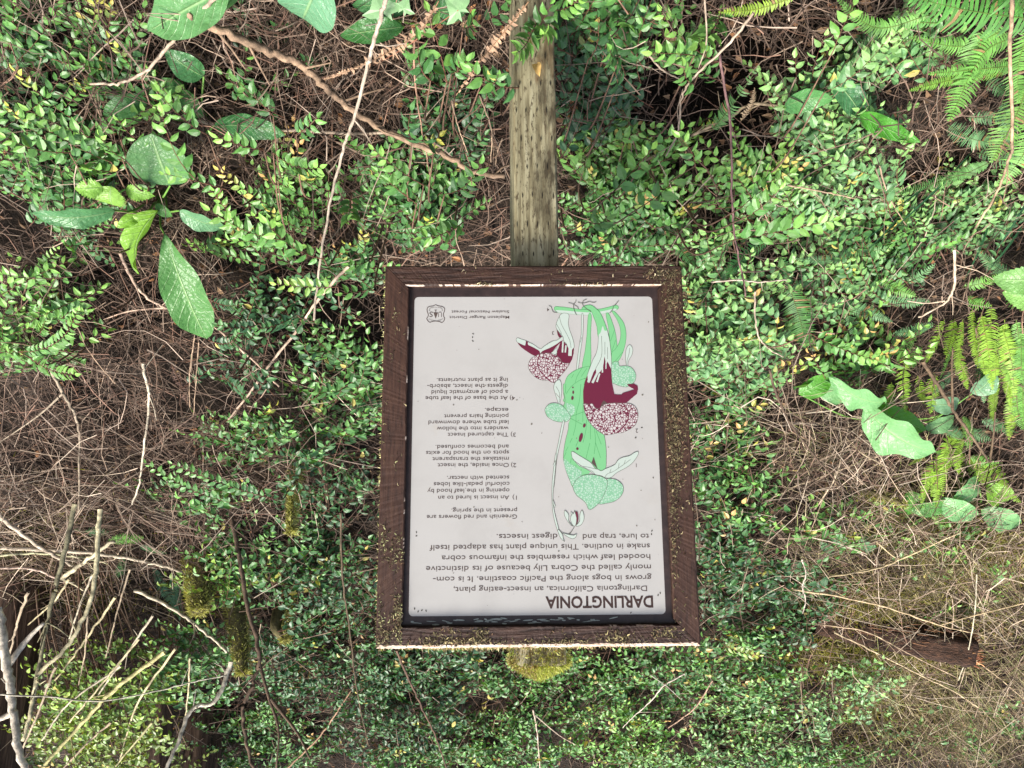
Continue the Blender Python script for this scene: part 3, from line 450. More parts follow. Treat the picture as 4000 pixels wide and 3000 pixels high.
INK = {'g': flat_mat("ink_green", (.150, .40, .180)), 'm': flat_mat("ink_mint", (.385, .45, .40)), 'r': flat_mat("ink_maroon", (.105, .009, .029)),
       'w': cell_mat("ink_maroon_net", (.46, .43, .42), (.105, .010, .030), 200, .07), 'c': cell_mat("ink_green_net", (.32, .46, .355), (.165, .36, .22), 230, .10),
       'b': flat_mat("ink_umber", (.07, .045, .04)), 'k': flat_mat("ink_line", (.085, .085, .07)), 'd': flat_mat("ink_dark_green", (.05, .22, .07))}
keys = list(INK)
bm = bmesh.new()
def ribbon(bm, pts, wd, z, mi):
    P = np.array(pts, float)
    T = unit(np.gradient(P, axis=0)); Nn = np.stack([-T[:, 1], T[:, 0]], -1) * wd / 2
    a = [bm.verts.new((x, y, z)) for x, y in P + Nn]; b = [bm.verts.new((x, y, z)) for x, y in P - Nn]
    for i in range(len(P) - 1):
        fc = bm.faces.new((b[i], b[i + 1], a[i + 1], a[i])); fc.material_index = mi
z = -.0120
for it in ART:
    z += .000004
    if it[0] == 'p':
        pts = [(x / 1000, y / 1000) for x, y in it[3]]
        area = sum(pts[i][0] * pts[(i + 1) % len(pts)][1] - pts[(i + 1) % len(pts)][0] * pts[i][1] for i in range(len(pts)))
        if area < 0: pts.reverse()
        if len(pts) > 5 and it[1] != 'r':
            sm = spline([(x, y, 0) for x, y in pts + [pts[0]]], len(pts) * 3 + 1)[:-1]
            pts = [(p[0], p[1]) for p in sm]
        try:
            fc = bm.faces.new([bm.verts.new((x, y, z)) for x, y in pts]); fc.material_index = keys.index(it[1])
        except ValueError: pass
        if it[2]:
            z += .000004
            ribbon(bm, pts + [pts[0]], .00085, z, keys.index('d' if it[1] == 'g' else 'k'))
    else:
        pts = [(x / 1000, y / 1000, 0) for x, y in it[3]]
        sm = spline(pts, max(2, len(pts) * 4))[:, :2]
        ribbon(bm, sm, max(it[2], .8) / 1000, z, keys.index(it[1]))
part("plant_drawing", bm, list(INK.values()), panel)

M_ink = flat_mat("ink_brown", (.075, .055, .048))
M_title = flat_mat("ink_title", (.035, .017, .013))
dg = bpy.context.evaluated_depsgraph_get()
def lettering(lines, name, mat, embolden=0.0, track=1.0):
    bm = bmesh.new()
    for s, x0, y0, wd, cap in lines:
        cu = bpy.data.curves.new("glyphs", 'FONT')
        cu.body = s; cu.size = 1; cu.resolution_u = 3; cu.offset = embolden; cu.space_character = track
        o = bpy.data.objects.new("glyphs", cu)
        COL.objects.link(o)
        dgr = bpy.context.evaluated_depsgraph_get()
        me = bpy.data.meshes.new_from_object(o.evaluated_get(dgr))
        co = np.array([v.co[:] for v in me.vertices])
        cu.body = "H"
        dgr.update()
        ref = bpy.data.meshes.new_from_object(o.evaluated_get(dgr))
        hh = max(v.co.y for v in ref.vertices)
        lo, hi = co[:, 0].min(), co[:, 0].max()
        sy = cap / hh; sx = wd / (hi - lo) if len(s) > 1 else sy
        for v in me.vertices: v.co = ((v.co.x - lo) * sx / 1000 + x0 / 1000, v.co.y * sy / 1000 + y0 / 1000, -.0119)
        bm.from_mesh(me)
        bpy.data.objects.remove(o); bpy.data.curves.remove(cu); bpy.data.meshes.remove(me); bpy.data.meshes.remove(ref)
    return part(name, bm, mat, panel)
lettering(TEXT[:1], "title_lettering", M_title, .026)
lettering(TEXT[1:8], "introduction_lettering", M_ink, .004)
lettering(TEXT[8:31], "step_lettering", M_ink, .004)
lettering(TEXT[31:33], "district_lettering", M_ink, .004)
lettering(TEXT[33:], "drawing_numbers", M_ink, .002)

# the shield: outline, U S, tree, two arcs of tiny words
EM = {"o":[[203.3,-297.4],[208.1,-294.9],[216.4,-293.5],[220.2,-290.2],[220.8,-284.5],[218.9,-278.7],[218.4,-273.0],[221.2,-267.3],[215.6,-260.1],[209.0,-261.5],[202.6,-262.2],[195.9,-261.5],[189.4,-259.4],[184.3,-266.9],[186.8,-272.9],[186.9,-278.6],[184.7,-284.4],[185.5,-290.1],[190.1,-293.4],[198.4,-294.9]],"t":[[207.9,-280.8],[198.2,-280.8],[202.9,-267.2]],"s":[[203.1,-280.8],[203.1,-285.9]],"b":[[205.5,-285.9],[200.5,-285.8]],"U":[[190.7,-282.2],[197.6,-282.3],[197.4,-270.8]],"S":[[209.0,-282.3],[216.2,-282.3],[216.0,-270.8]],"top":[[188.4,-268.6],[195.3,-265.1],[202.6,-264.1],[209.8,-265.1],[216.7,-268.0]],"bot":[[187.9,-283.7],[190.8,-290.8],[202.9,-292.7],[214.9,-290.9],[217.3,-283.7]]}
bm = bmesh.new()
ov = [(x / 1000, y / 1000, 0) for x, y in EM['o']]
ribbon(bm, spline(ov + [ov[0]], 80)[:, :2], .0015, -.01188, 0)
tri = [bm.verts.new((x / 1000, y / 1000, -.01188)) for x, y in EM['t']]
bm.faces.new(tri)
ribbon(bm, [(x / 1000, y / 1000) for x, y in EM['s']], .0014, -.01188, 0)
ribbon(bm, [(x / 1000, y / 1000) for x, y in EM['b']], .0012, -.01188, 0)
shield = part("shield_emblem", bm, M_ink, panel)
def glyphs_to(bm, s, fn, size):
    cu = bpy.data.curves.new("glyphs", 'FONT'); cu.body = s; cu.size = 1; cu.resolution_u = 2
    o = bpy.data.objects.new("glyphs", cu); COL.objects.link(o)
    dgr = bpy.context.evaluated_depsgraph_get()
    me = bpy.data.meshes.new_from_object(o.evaluated_get(dgr))
    X = [v.co.x for v in me.vertices]; lo, hi = min(X), max(X)
    for v in me.vertices:
        a, b, c = fn((v.co.x - lo) / (hi - lo), v.co.y); v.co = (a, b, c)
    bm.from_mesh(me)
    bpy.data.objects.remove(o); bpy.data.curves.remove(cu); bpy.data.meshes.remove(me)
bm = bmesh.new()
def boxfn(x0, x1, y0, h):
    return lambda t, y: (x0 + (x1 - x0) * t, y0 + y * h, -.01186)
glyphs_to(bm, "U", boxfn(.1905, .1978, -.2823, .0165), 1)
glyphs_to(bm, "S", boxfn(.2088, .2162, -.2823, .0165), 1)
def arcfn(pts, h, flip):
    P = spline([(x / 1000, y / 1000, 0) for x, y in pts], 40)[:, :2]
    def fn(t, y):
        k = t * 38.9; i = int(k); p = P[i] + (P[i + 1] - P[i]) * (k - i)
        d = P[i + 1] - P[i]; d = d / (np.linalg.norm(d) + 1e-9)
        return (p[0] - d[1] * y * h, p[1] + d[0] * y * h, -.01186)
    return fn
glyphs_to(bm, "FOREST SERVICE", arcfn(EM['top'], .0034, 0), 1)
glyphs_to(bm, "DEPARTMENT OF AGRICULTURE", arcfn(EM['bot'], .0030, 0), 1)
part("emblem_lettering", bm, M_ink, panel)

# flecks of dirt and scratches on the sheet, chips along the border
mb = MB()
def fleck(mb, x, y, z, a, b, ang, col):
    n = 7
    t = np.arange(n) / n * 2 * np.pi
    rr = 1 + .5 * (rng.random(n) - .5)
    u = a * np.cos(t) * rr; v = b * np.sin(t) * rr
    X = x + u * math.cos(ang) - v * math.sin(ang); Y = y + u * math.sin(ang) + v * math.cos(ang)
    mb.add(np.stack([X, Y, np.full(n, z)], -1), [(0, k, k + 1) for k in range(1, n - 1)], None, col)
for k in range(90):
    s = rng.random() ** 3 * .0016 + .0004
    fleck(mb, rng.uniform(-.24, .24), rng.uniform(-.31, .315), -.01175, s, s * rng.uniform(.4, 1), rng.random() * 3, (.14, .125, .10))
for x, y in ((.229, .3115), (.222, .3095), (.214, .3105), (.236, .306), (-.232, .285), (-.236, .281), (-.178, .317), (-.224, .17), (-.225, .163), (.235, .17), (.235, .163), (-.213, -.04), (-.232, .06), (-.2, -.02), (.126, -.235), (.127, -.228), (.1265, -.22)):
    fleck(mb, x, y, -.01175, .0022, .0012, rng.random() * 3, (.05, .045, .035))
for k in range(46):
    x = rng.normal(0.06, .10); fleck(mb, float(np.clip(x, -.24, .24)), .329 + rng.normal(0, .0022), -.0118, rng.uniform(.003, .011), rng.uniform(.0006, .0016), rng.normal(0, .08), (.30, .33, .30))
dirt = mb.build("dirt_fleck", M_lichen, None); 
dirt.parent = panel; dirt.location = dirt.location  # already in the panel's own axes

# post -------------------------------------------------------------
PW = .048
PR = R_(4.5)
M_post = ramp_mat("weathered_post", [(.30, (.06, .048, .026)), (.42, (.17, .145, .08)), (.55, (.29, .26, .155)), (.75, (.38, .355, .235))], 26, (4, .22, 4), .85, .8, .004,
                  second=[(5.0, (3.0, .8, 3.0), (.050, .040, .022), .54, .66), (90, (1.6, .5, 1.6), (.07, .052, .028), .54, .64), (9, (3, .7, 3), (.13, .075, .032), .56, .74)])
pbm = bmesh.new()
nseg = 26
def post_pt(x, d, h):            # h along the sign's up axis; the post is turned a little about it
    c, s = math.cos(PR), math.sin(PR)
    return Vector((x * c - d * s, h, d * c + x * s))
PCX, PCZ = -.0045, -.034 - .002 - .052
h0, h1 = -1.42, .415
rows = []
for i in range(nseg + 1):
    h = h0 + (h1 - h0) * i / nseg
    row = []
    for sx_, sz_ in ((-1, 1), (1, 1), (1, -1), (-1, -1)):
        for k in range(3):
            a, b = ((-1, -.93), (-.97, -.97), (-.93, -1))[k] if True else 0
            # small chamfer on each arris
            cx = sx_ * (PW - (0, .0018, .005)[k] if sx_ * sz_ < 0 else PW - (.005, .0018, 0)[k])
            cz = sz_ * (PW - (.005, .0018, 0)[k] if sx_ * sz_ < 0 else PW - (0, .0018, .005)[k])
            j = .0011
            row.append(pbm.verts.new(post_pt(cx + random.uniform(-j, j), cz + random.uniform(-j, j), h) + Vector((PCX, 0, PCZ))))
    rows.append(row)
# order the ring by angle so faces never cross
for r in rows: r.sort(key=lambda v: math.atan2(v.co.z - PCZ, v.co.x - PCX))
k = len(rows[0])
for i in range(nseg):
    for j in range(k): pbm.faces.new((rows[i][j], rows[i][(j + 1) % k], rows[i + 1][(j + 1) % k], rows[i + 1][j]))
apex = pbm.verts.new((PCX + .004, h1 + .030, PCZ))
for j in range(k): pbm.faces.new((rows[-1][j], rows[-1][(j + 1) % k], apex))
pbm.faces.new(rows[0])
bmesh.ops.recalc_face_normals(pbm, faces=pbm.faces)
M_slit = flat_mat("incision_dark", (.012, .009, .006), .9, .1)
post = part("post", pbm, [M_post, M_slit], sign)
post["label"] = "grey-brown weathered square post"
# rows of knife slits from the preservative treatment, cut into the front face
sb = MB()
for ri in range(22):
    h = -.42 - ri * .0668
    for ci in range(4):
        x = -.036 + ci * .0223 + (.0105 if ri % 2 else 0) + rng.normal(0, .0008)
        if x > .043: continue
        hh = h + ci * .0012 + rng.normal(0, .001)
        ln, wd = .0085 * rng.uniform(.7, 1.15), .0012
        pts = [post_pt(x + a, PW + .0016, hh + b) + Vector((PCX, 0, PCZ)) for a, b in ((0, -ln), (wd, -ln * .3), (wd * .8, ln * .4), (0, ln), (-wd, ln * .2), (-wd * .8, -ln * .4))]
        sb.add([p[:] for p in pts], [(0, 1, 2), (0, 2, 3), (0, 3, 4), (0, 4, 5)], None, (.012, .009, .006))
slit = sb.build("knife_slit", M_twig, None); slit.parent = post

# moss: blades on a surface
def blades(mb, base, nrm, ln, wd, cols, spread=.6, droop=.2):
    n = len(base)
    d = unit(nrm + rng.normal(0, spread, (n, 3)) * 1.0)
    side = unit(np.cross(d, rng.normal(0, 1, (n, 3)))) * (wd * rng.uniform(.6, 1.3, n))[:, None]
    L = (ln * rng.uniform(.5, 1.4, n))[:, None]
    mid = base + d * L * .55
    tip = base + d * L + rng.normal(0, 1, (n, 3)) * L * .25
    v = np.stack([base - side * .5, base + side * .5, mid + side, mid - side, tip], 1)
    f4 = np.arange(n)[:, None] * 5 + np.array([0, 1, 2, 3]); f3 = np.arange(n)[:, None] * 5 + np.array([3, 2, 4])
    mb.add(v.reshape(-1, 3), f3, f4, np.repeat(cols, 5, axis=0))
def pick(cols, n, jit=.25):
    cols = np.array(cols, float)
    c = cols[rng.integers(0, len(cols), n)]
    return c * (1 + jit * rng.normal(0, 1, (n, 1))).clip(.4, 1.8)
MOSSC = [(.30, .37, .07), (.42, .47, .11), (.50, .52, .18), (.24, .27, .07), (.46, .36, .20)]
# cushion on the post's top: a lumpy dome with blades
mb = MB()
n = 5200
a = rng.random(n) * 2 * np.pi; rr = np.sqrt(rng.random(n))
qx = np.clip(np.cos(a) * rr * 1.25, -1.06, 1.06) * .054; qz = np.clip(np.sin(a) * rr * 1.25, -1.06, 1.06) * .052
hh = .416 + .034 * (1 - np.maximum(abs(qx), abs(qz)) / .056)
low = rng.random(n) < .35
hh = np.where(low & (rr > .75), .415 - rng.random(n) ** 2 * .05, hh)
base = np.stack([PCX + qx, hh, PCZ + qz], -1)
nr = unit(np.stack([qx * 12, np.full(n, .7), qz * 12], -1))
cols = pick(MOSSC[:3] + [(.42, .40, .14)], n)
br = (qx > .006) & (rng.random(n) < .6)
cols[br] = pick([(.36, .27, .14), (.46, .38, .2), (.24, .2, .08)], int(br.sum()))
blades(mb, base, nr, .0075, .0010, cols, .5)
# some on the bare front just above the rail
n = 420
base = np.stack([PCX + rng.uniform(-.05, .05, n), rng.uniform(.378, .41, n), np.full(n, PCZ + PW)], -1)
blades(mb, base, np.tile([0, .3, .8], (n, 1)), .007, .001, pick([(.36, .36, .14), (.25, .2, .09)], n), .6)
mcap = mb.build("moss_cap", M_moss, None); mcap.parent = post

# lichen crusts and moss flecks on the rails
def flecks(mb, X, Y, z, size, cols):
    n = len(X)
    a = rng.random(n) * 6.283
    d = np.stack([np.cos(a), np.sin(a), np.zeros(n)], -1); s = np.stack([-np.sin(a), np.cos(a), np.zeros(n)], -1)
    L = size * rng.uniform(.5, 1.5, n); W = L * rng.uniform(.18, .4, n)
    c = np.stack([X, Y, np.full(n, z)], -1)
    up = np.array([0, 0, 1.])
    lift = (rng.uniform(.2, .9, n) * L)[:, None] * up
    k = (rng.normal(0, .5, n) * L)[:, None] * s
    p0 = c - d * (L / 2)[:, None]; p1 = c + lift * .7; p2 = c + d * (L / 2)[:, None] + lift + k
    w_ = s * (W / 2)[:, None]
    v = np.stack([p0 - w_, p0 + w_, p1 + w_, p1 - w_, p2 + w_ * .7, p2 - w_ * .7], 1)
    f4 = (np.arange(n)[:, None, None] * 6 + np.array([[0, 1, 2, 3], [3, 2, 4, 5]])).reshape(-1, 4)
    mb.add(v.reshape(-1, 3), None, f4, np.repeat(cols, 6, axis=0))
LICH = [(.115, .092, .045), (.15, .125, .06), (.20, .165, .09), (.075, .062, .03), (.13, .08, .045)]
def clump_pts(cl):
    X, Y = [], []
    for x, y, sx_, sy_, k in cl:
        X.append(rng.normal(x, sx_, k)); Y.append(rng.normal(y, sy_, k))
    return np.concatenate(X), np.concatenate(Y)
def lichen(parent, clumps, lo, hi, ylo, yhi, size, cols, extra=None):
    mb = MB()
    X, Y = clump_pts(clumps)
    ok = (X > lo) & (X < hi) & (Y > ylo) & (Y < yhi)
    X, Y = X[ok], Y[ok]
    flecks(mb, X, Y, .0002, size, pick(cols, len(X)))
    if extra is not None:
        blades(mb, *extra)
    o = mb.build("lichen", M_lichen, None)
    o.parent = parent
    return o
lichen(r_lef, [(-.283, -.30, .012, .03, 260), (-.285, -.2, .014, .05, 420), (-.283, -.10, .013, .06, 620), (-.272, -.04, .009, .07, 420), (-.275, .03, .010, .04, 300),
               (-.266, .13, .006, .05, 160), (-.262, .2, .005, .05, 110), (-.29, -.36, .01, .012, 130), (-.28, 0, .02, .25, 160)], -.305, -.2585, -.37, .36, .0042, LICH,
       (np.stack([np.full(240, -.3062), rng.uniform(-.37, .1, 240), rng.uniform(-.03, -.002, 240)], -1), np.tile([-1., 0, .2], (240, 1)), .005, .0009, pick([(.42, .38, .16), (.3, .3, .1)], 240), .5))
lichen(r_rig, [(.265, .315, .006, .022, 240), (.286, .352, .008, .012, 160), (.3, .33, .003, .03, 90), (.262, .35, .003, .01, 60), (.272, .20, .012, .02, 140), (.296, .18, .004, .02, 60),
               (.28, 0, .02, .3, 120), (.284, -.26, .006, .02, 24)], .2585, .305, -.37, .372, .0040, LICH + [(.30, .30, .14)],
       (np.stack([np.full(420, .3062), rng.uniform(-.37, .36, 420), rng.uniform(-.03, -.002, 420)], -1), np.tile([1., 0, .2], (420, 1)), .006, .0009, pick([(.46, .42, .2), (.34, .34, .12)], 420), .5))
ex_x = np.concatenate([rng.normal(.03, .16, 700).clip(-.3, .3), rng.uniform(.05, .2, 300)])
lichen(r_top, [(.11, .355, .012, .012, 150), (.15, .367, .03, .006, 160), (-.05, .362, .012, .010, 60), (-.13, .357, .012, .012, 60), (-.16, .362, .012, .008, 60), (-.24, .354, .02, .006, 90), (.0, .368, .15, .004, 260), (.20, .362, .012, .008, 60), (.165, .345, .008, .003, 24)],
       -.29, .29, .34, .3725, .0046, LICH + [(.36, .30, .14)],
       (np.stack([ex_x, np.full(1000, .3772), rng.uniform(-.03, -.003, 1000)], -1), np.tile([0, 1., .3], (1000, 1)), .006, .001, pick([(.42, .33, .16), (.36, .36, .10), (.5, .42, .24)], 1000), .5))
lichen(r_bot, [(-.255, -.357, .012, .01, 130), (0, -.36, .2, .01, 46), (-.1, -.336, .03, .0015, 60), (.1, -.336, .012, .0015, 50)], -.285, .285, -.376, -.3345, .0042, LICH + [(.5, .42, .26)])

# ------------------------------------------------------------------ soil of the bank
gx = np.concatenate([np.linspace(-9, -3.3, 24)[:-1], np.linspace(-3.3, 3.3, 200), np.linspace(3.3, 9, 24)[1:]])
gy = np.concatenate([np.linspace(-5, 1.2, 16)[:-1], np.linspace(1.2, 5.6, 170), np.linspace(5.6, 12, 24)[1:]])
GX, GY = np.meshgrid(gx, gy)
GZ = ground_h(GX, GY)
# hollows under the brush
for hx, hy, hr, hd in ((425, 830, .20, .50), (700, 690, .26, .55), (600, 640, .18, .45), (30, 470, .18, .4), (205, 885, .12, .3), (1560, 250, .22, .5), (1430, 190, .16, .4), (1640, 350, .16, .4)):
    c = on_bank(hx, hy, 0.0)
    GZ = GZ - hd * np.exp(-(((GX - c[0]) ** 2 + ((GY - c[1]) * .8) ** 2) / hr ** 2) ** 2)
NX, NY = len(gx), len(gy)
i, j = np.meshgrid(np.arange(NY - 1), np.arange(NX - 1), indexing='ij')
a = i * NX + j
mb = MB()
mb.add(np.stack([GX, GY, GZ], -1).reshape(-1, 3), None, np.stack([a, a + 1, a + NX + 1, a + NX], -1).reshape(-1, 4))
tag(mb.build("ground", M_soil), "dark soil bank rising behind the sign", "ground", kind="structure")

# ------------------------------------------------------------------ dead twig litter (nobody could count it)
def twig_mass(n, dens, lift0, lift1, l0, l1, r0, r1, palette):
    mb = MB()
    px = rng.uniform(-120, 2330, n * 3); py = rng.uniform(-90, 1720, n * 3)
    keep = rng.random(n * 3) < dens(px, py)
    px, py = px[keep][:n], py[keep][:n]
    n = len(px)
    lift = rng.uniform(lift0, lift1, n)
    P = on_bank(px, py, lift)
    ok = P[:, 1] < 7
    P = P[ok]; n = len(P)
    # directions lie roughly in the slope
    th = rng.random(n) * 2 * np.pi
    e1 = np.array([1, 0, 0]); e2 = unit(np.array([0, .75, .66])); e3 = unit(np.array([0, -.66, .75]))
    d = np.cos(th)[:, None] * e1 + np.sin(th)[:, None] * e2 + rng.normal(0, .22, n)[:, None] * e3
    L = rng.uniform(l0, l1, n) * np.clip(P[:, 1] / 2.2, .8, 1.6)
    K = 5
    t = np.linspace(-.5, .5, K)
    bend = np.cross(d, unit(rng.normal(0, 1, (n, 3))))
    C = P[:, None, :] + d[:, None, :] * (L[:, None] * t)[..., None] + bend[:, None, :] * (L[:, None] * (t ** 2) * rng.normal(0, .7, n)[:, None])[..., None]
    C += rng.normal(0, 1, (n, K, 3)) * (L[:, None, None] * .018)
    r = rng.uniform(r0, r1, n)[:, None] * np.linspace(1.2, .5, K)
    T = unit(np.gradient(C, axis=1))
    N_ = unit(np.cross(T, np.array([.3, .2, .93]))); B = np.cross(T, N_)
    S = 3
    ang = np.arange(S) / S * 2 * np.pi
    V = C[:, :, None, :] + r[:, :, None, None] * (np.cos(ang)[None, None, :, None] * N_[:, :, None, :] + np.sin(ang)[None, None, :, None] * B[:, :, None, :])
    kk = np.arange(K - 1)[:, None]; jj = np.arange(S)[None, :]
    q = np.stack([kk * S + jj, kk * S + (jj + 1) % S, (kk + 1) * S + (jj + 1) % S, (kk + 1) * S + jj], -1).reshape(-1, 4)
    F = (np.arange(n)[:, None, None] * (K * S) + q[None]).reshape(-1, 4)
    cols = pick(palette, n, .22)
    mb.add(V.reshape(-1, 3), None, F, np.repeat(cols, K * S, axis=0))
    return mb
def blob(px, py, cx, cy, rx, ry):
    return np.exp(-(((px - cx) / rx) ** 2 + ((py - cy) / ry) ** 2))
def hollow(px, py):
    return 1 - .92 * np.maximum.reduce([blob(px, py, *q) for q in ((425, 830, 75, 85), (690, 680, 130, 90), (560, 640, 60, 60), (30, 470, 60, 60), (205, 880, 40, 40), (1560, 250, 110, 90), (1430, 190, 60, 70), (1640, 340, 50, 50), (1700, 1290, 60, 30))])
def dens_twig(px, py):
    d = .33 + .6 * blob(px, py, 330, 900, 240, 260) + .6 * blob(px, py, 180, 1120, 300, 130) + .5 * blob(px, py, 500, 150, 450, 200) + .5 * blob(px, py, 1750, 960, 230, 90) + .3 * blob(px, py, 1950, 1250, 300, 200)
    d -= .45 * blob(px, py, 700, 700, 130, 110) + .4 * blob(px, py, 1560, 200, 110, 90) + .25 * blob(px, py, 430, 850, 70, 80)
    d -= .5 * blob(px, py, 1920, 1372, 150, 40)
    return (d * hollow(px, py)).clip(.01, 1)
TW = [(.115, .076, .055), (.15, .103, .074), (.08, .053, .037), (.225, .165, .12), (.17, .10, .07), (.045, .03, .022), (.06, .04, .028)]
mb = twig_mass(15000, lambda px, py: .8 * hollow(px, py), .0, .07, .04, .18, .0009, .0022, [(.055, .037, .027), (.085, .056, .04), (.12, .08, .058), (.035, .024, .018), (.16, .115, .085)])
mb3 = twig_mass(9000, dens_twig, .03, .16, .06, .24, .0009, .0020, TW)
mb2 = twig_mass(4600, dens_twig, .06, .26, .10, .34, .0008, .0021, TW + [(.31, .24, .185)])
for m_ in (mb2, mb3):
    for arr in ('v', 'c', 'uv'): getattr(mb, arr).extend(getattr(m_, arr))
    mb.f4 += [f + mb.n for f in m_.f4]; mb.n += m_.n
mb4 = twig_mass(3600, lambda px, py: (blob(px, py, 150, 1150, 330, 110) + .9 * blob(px, py, 2000, 1180, 330, 160) + .6 * blob(px, py, 1750, 960, 200, 90) + .5 * blob(px, py, 2050, 1580, 250, 140)).clip(0, 1), .08, .30, .10, .34, .0007, .0019, [(.40, .32, .24), (.32, .245, .175), (.46, .38, .29), (.24, .175, .125)])
for arr in ('v', 'c', 'uv'): getattr(mb, arr).extend(getattr(mb4, arr))
mb.f4 += [f + mb.n for f in mb4.f4]; mb.n += mb4.n
tag(mb.build("dead_twigs", M_twig, smooth=False), "tangle of dry brown twigs covering the bank", "twigs", kind="stuff")

# ------------------------------------------------------------------ huckleberry sprays
def leaf_template():
    # u along 0..1, v half width, w height: eight faces, folded on the midrib, tip turned down
    st = [(.15, .34), (.40, .56), (.72, .38)]
    v = [(0, 0, 0)]
    for s, h in st:
        dz = -.20 * s * s
        v += [(s, -h * .5, dz + .085), (s, 0, dz), (s, h * .5, dz + .085)]
    v.append((1, 0, -.24))
    f3 = [(0, 2, 1), (0, 3, 2), (7, 8, 10), (8, 9, 10)]
    f4 = [(1, 2, 5, 4), (2, 3, 6, 5), (4, 5, 8, 7), (5, 6, 9, 8)]
    f3[2] = (7, 8, 10); f3[3] = (8, 9, 10)
    return np.array(v), np.array(f3), np.array(f4)
LV, LF3, LF4 = leaf_template()
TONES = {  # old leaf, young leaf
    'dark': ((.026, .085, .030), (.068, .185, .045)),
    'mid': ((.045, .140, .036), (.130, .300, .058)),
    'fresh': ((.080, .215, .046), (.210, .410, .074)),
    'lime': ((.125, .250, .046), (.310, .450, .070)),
    'pale': ((.100, .230, .085), (.220, .400, .110)),  # sunlight and haze on these leaves are put into the colour
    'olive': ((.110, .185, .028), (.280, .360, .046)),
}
LEAF_SCALE = 1.42
def sprays(leaf_mb, stem_mb, p0, d0, L, leaf, tone, bronze, nbias=None, loose=0.0):
    """many leafy shoots at once: p0 base points, d0 first directions, L lengths"""
    n = len(p0)
    for q in range(n):
        ln = leaf * LEAF_SCALE * (1 + .42 * loose) * rng.uniform(.82, 1.18)
        k = max(6, int(L[q] / (ln * (.36 + .16 * loose))))
        t = np.linspace(.12, 1, k)
        g = np.array([0, -.05, -1.0]) * rng.uniform(.05, .35)
        side = np.cross(d0[q], [0, 0, 1]) * rng.normal(0, .25)
        tt = np.linspace(0, 1, 7)[:, None]
        curve = p0[q] + d0[q] * L[q] * tt + (g + side) * L[q] * tt ** 2
        tube(stem_mb, curve, np.linspace(.0016, .0007, 7), (.13, .06, .035), 3, cap=False)
        P = p0[q] + d0[q] * L[q] * t[:, None] + (g + side) * L[q] * t[:, None] ** 2
        T = unit(d0[q] + 2 * (g + side) * t[:, None])
        nb = np.array([rng.normal(0, .28), -.40 - .25 * loose, .90]) + rng.normal(0, .13 + .22 * loose, 3) if nbias is None else np.asarray(nbias) + rng.normal(0, .12, 3)
        N_ = unit(nb - (T @ nb)[:, None] * T)
        B = np.cross(N_, T)
        s = np.where(np.arange(k) % 2 == 0, 1, -1)[:, None].astype(float)
        al = R_(58) + rng.normal(0, .16, k)
        al[-1] = .05
        D = T * np.cos(al)[:, None] + B * s * np.sin(al)[:, None] + N_ * rng.normal(0, .16, (k, 1))
        D = unit(D + rng.normal(0, .22 * loose, (k, 3)))
        W = unit(N_ + rng.normal(0, .24 + .30 * loose, (k, 3)) + s * B * .10)
        W = unit(W - (D * W).sum(1, keepdims=True) * D)
        S_ = np.cross(W, D)
        sz = ln * (1 - .32 * t ** 3) * (.75 + .25 * np.minimum(1, t * 4)) * rng.uniform(.82, 1.15, k)
        wf = rng.uniform(.85, 1.12, k)
        V = P[:, None, :] + sz[:, None, None] * (LV[None, :, 0:1] * D[:, None, :] + LV[None, :, 1:2] * wf[:, None, None] * S_[:, None, :] + LV[None, :, 2:3] * W[:, None, :])
        old, new = TONES[tone]
        age = np.clip(t ** 2.2 + rng.normal(0, .14, k), 0, 1)[:, None]
        c = np.array(old) * (1 - age) + np.array(new) * age
        c = c * rng.uniform(.75, 1.25, (k, 1))
        if rng.random() < bronze:
            y = np.clip((t - .72) / .2, 0, 1)[:, None]
            c = c * (1 - y) + y * np.array([(.50, .42, .10), (.55, .34, .12), (.42, .42, .07)][rng.integers(3)])
        yl = rng.random(k) < .006
        c[yl] = (.44, .38, .10)
        o = np.arange(k)[:, None, None] * 11
        leaf_mb.add(V.reshape(-1, 3), (o + LF3[None]).reshape(-1, 3), (o + LF4[None]).reshape(-1, 4), np.repeat(c, 11, axis=0))

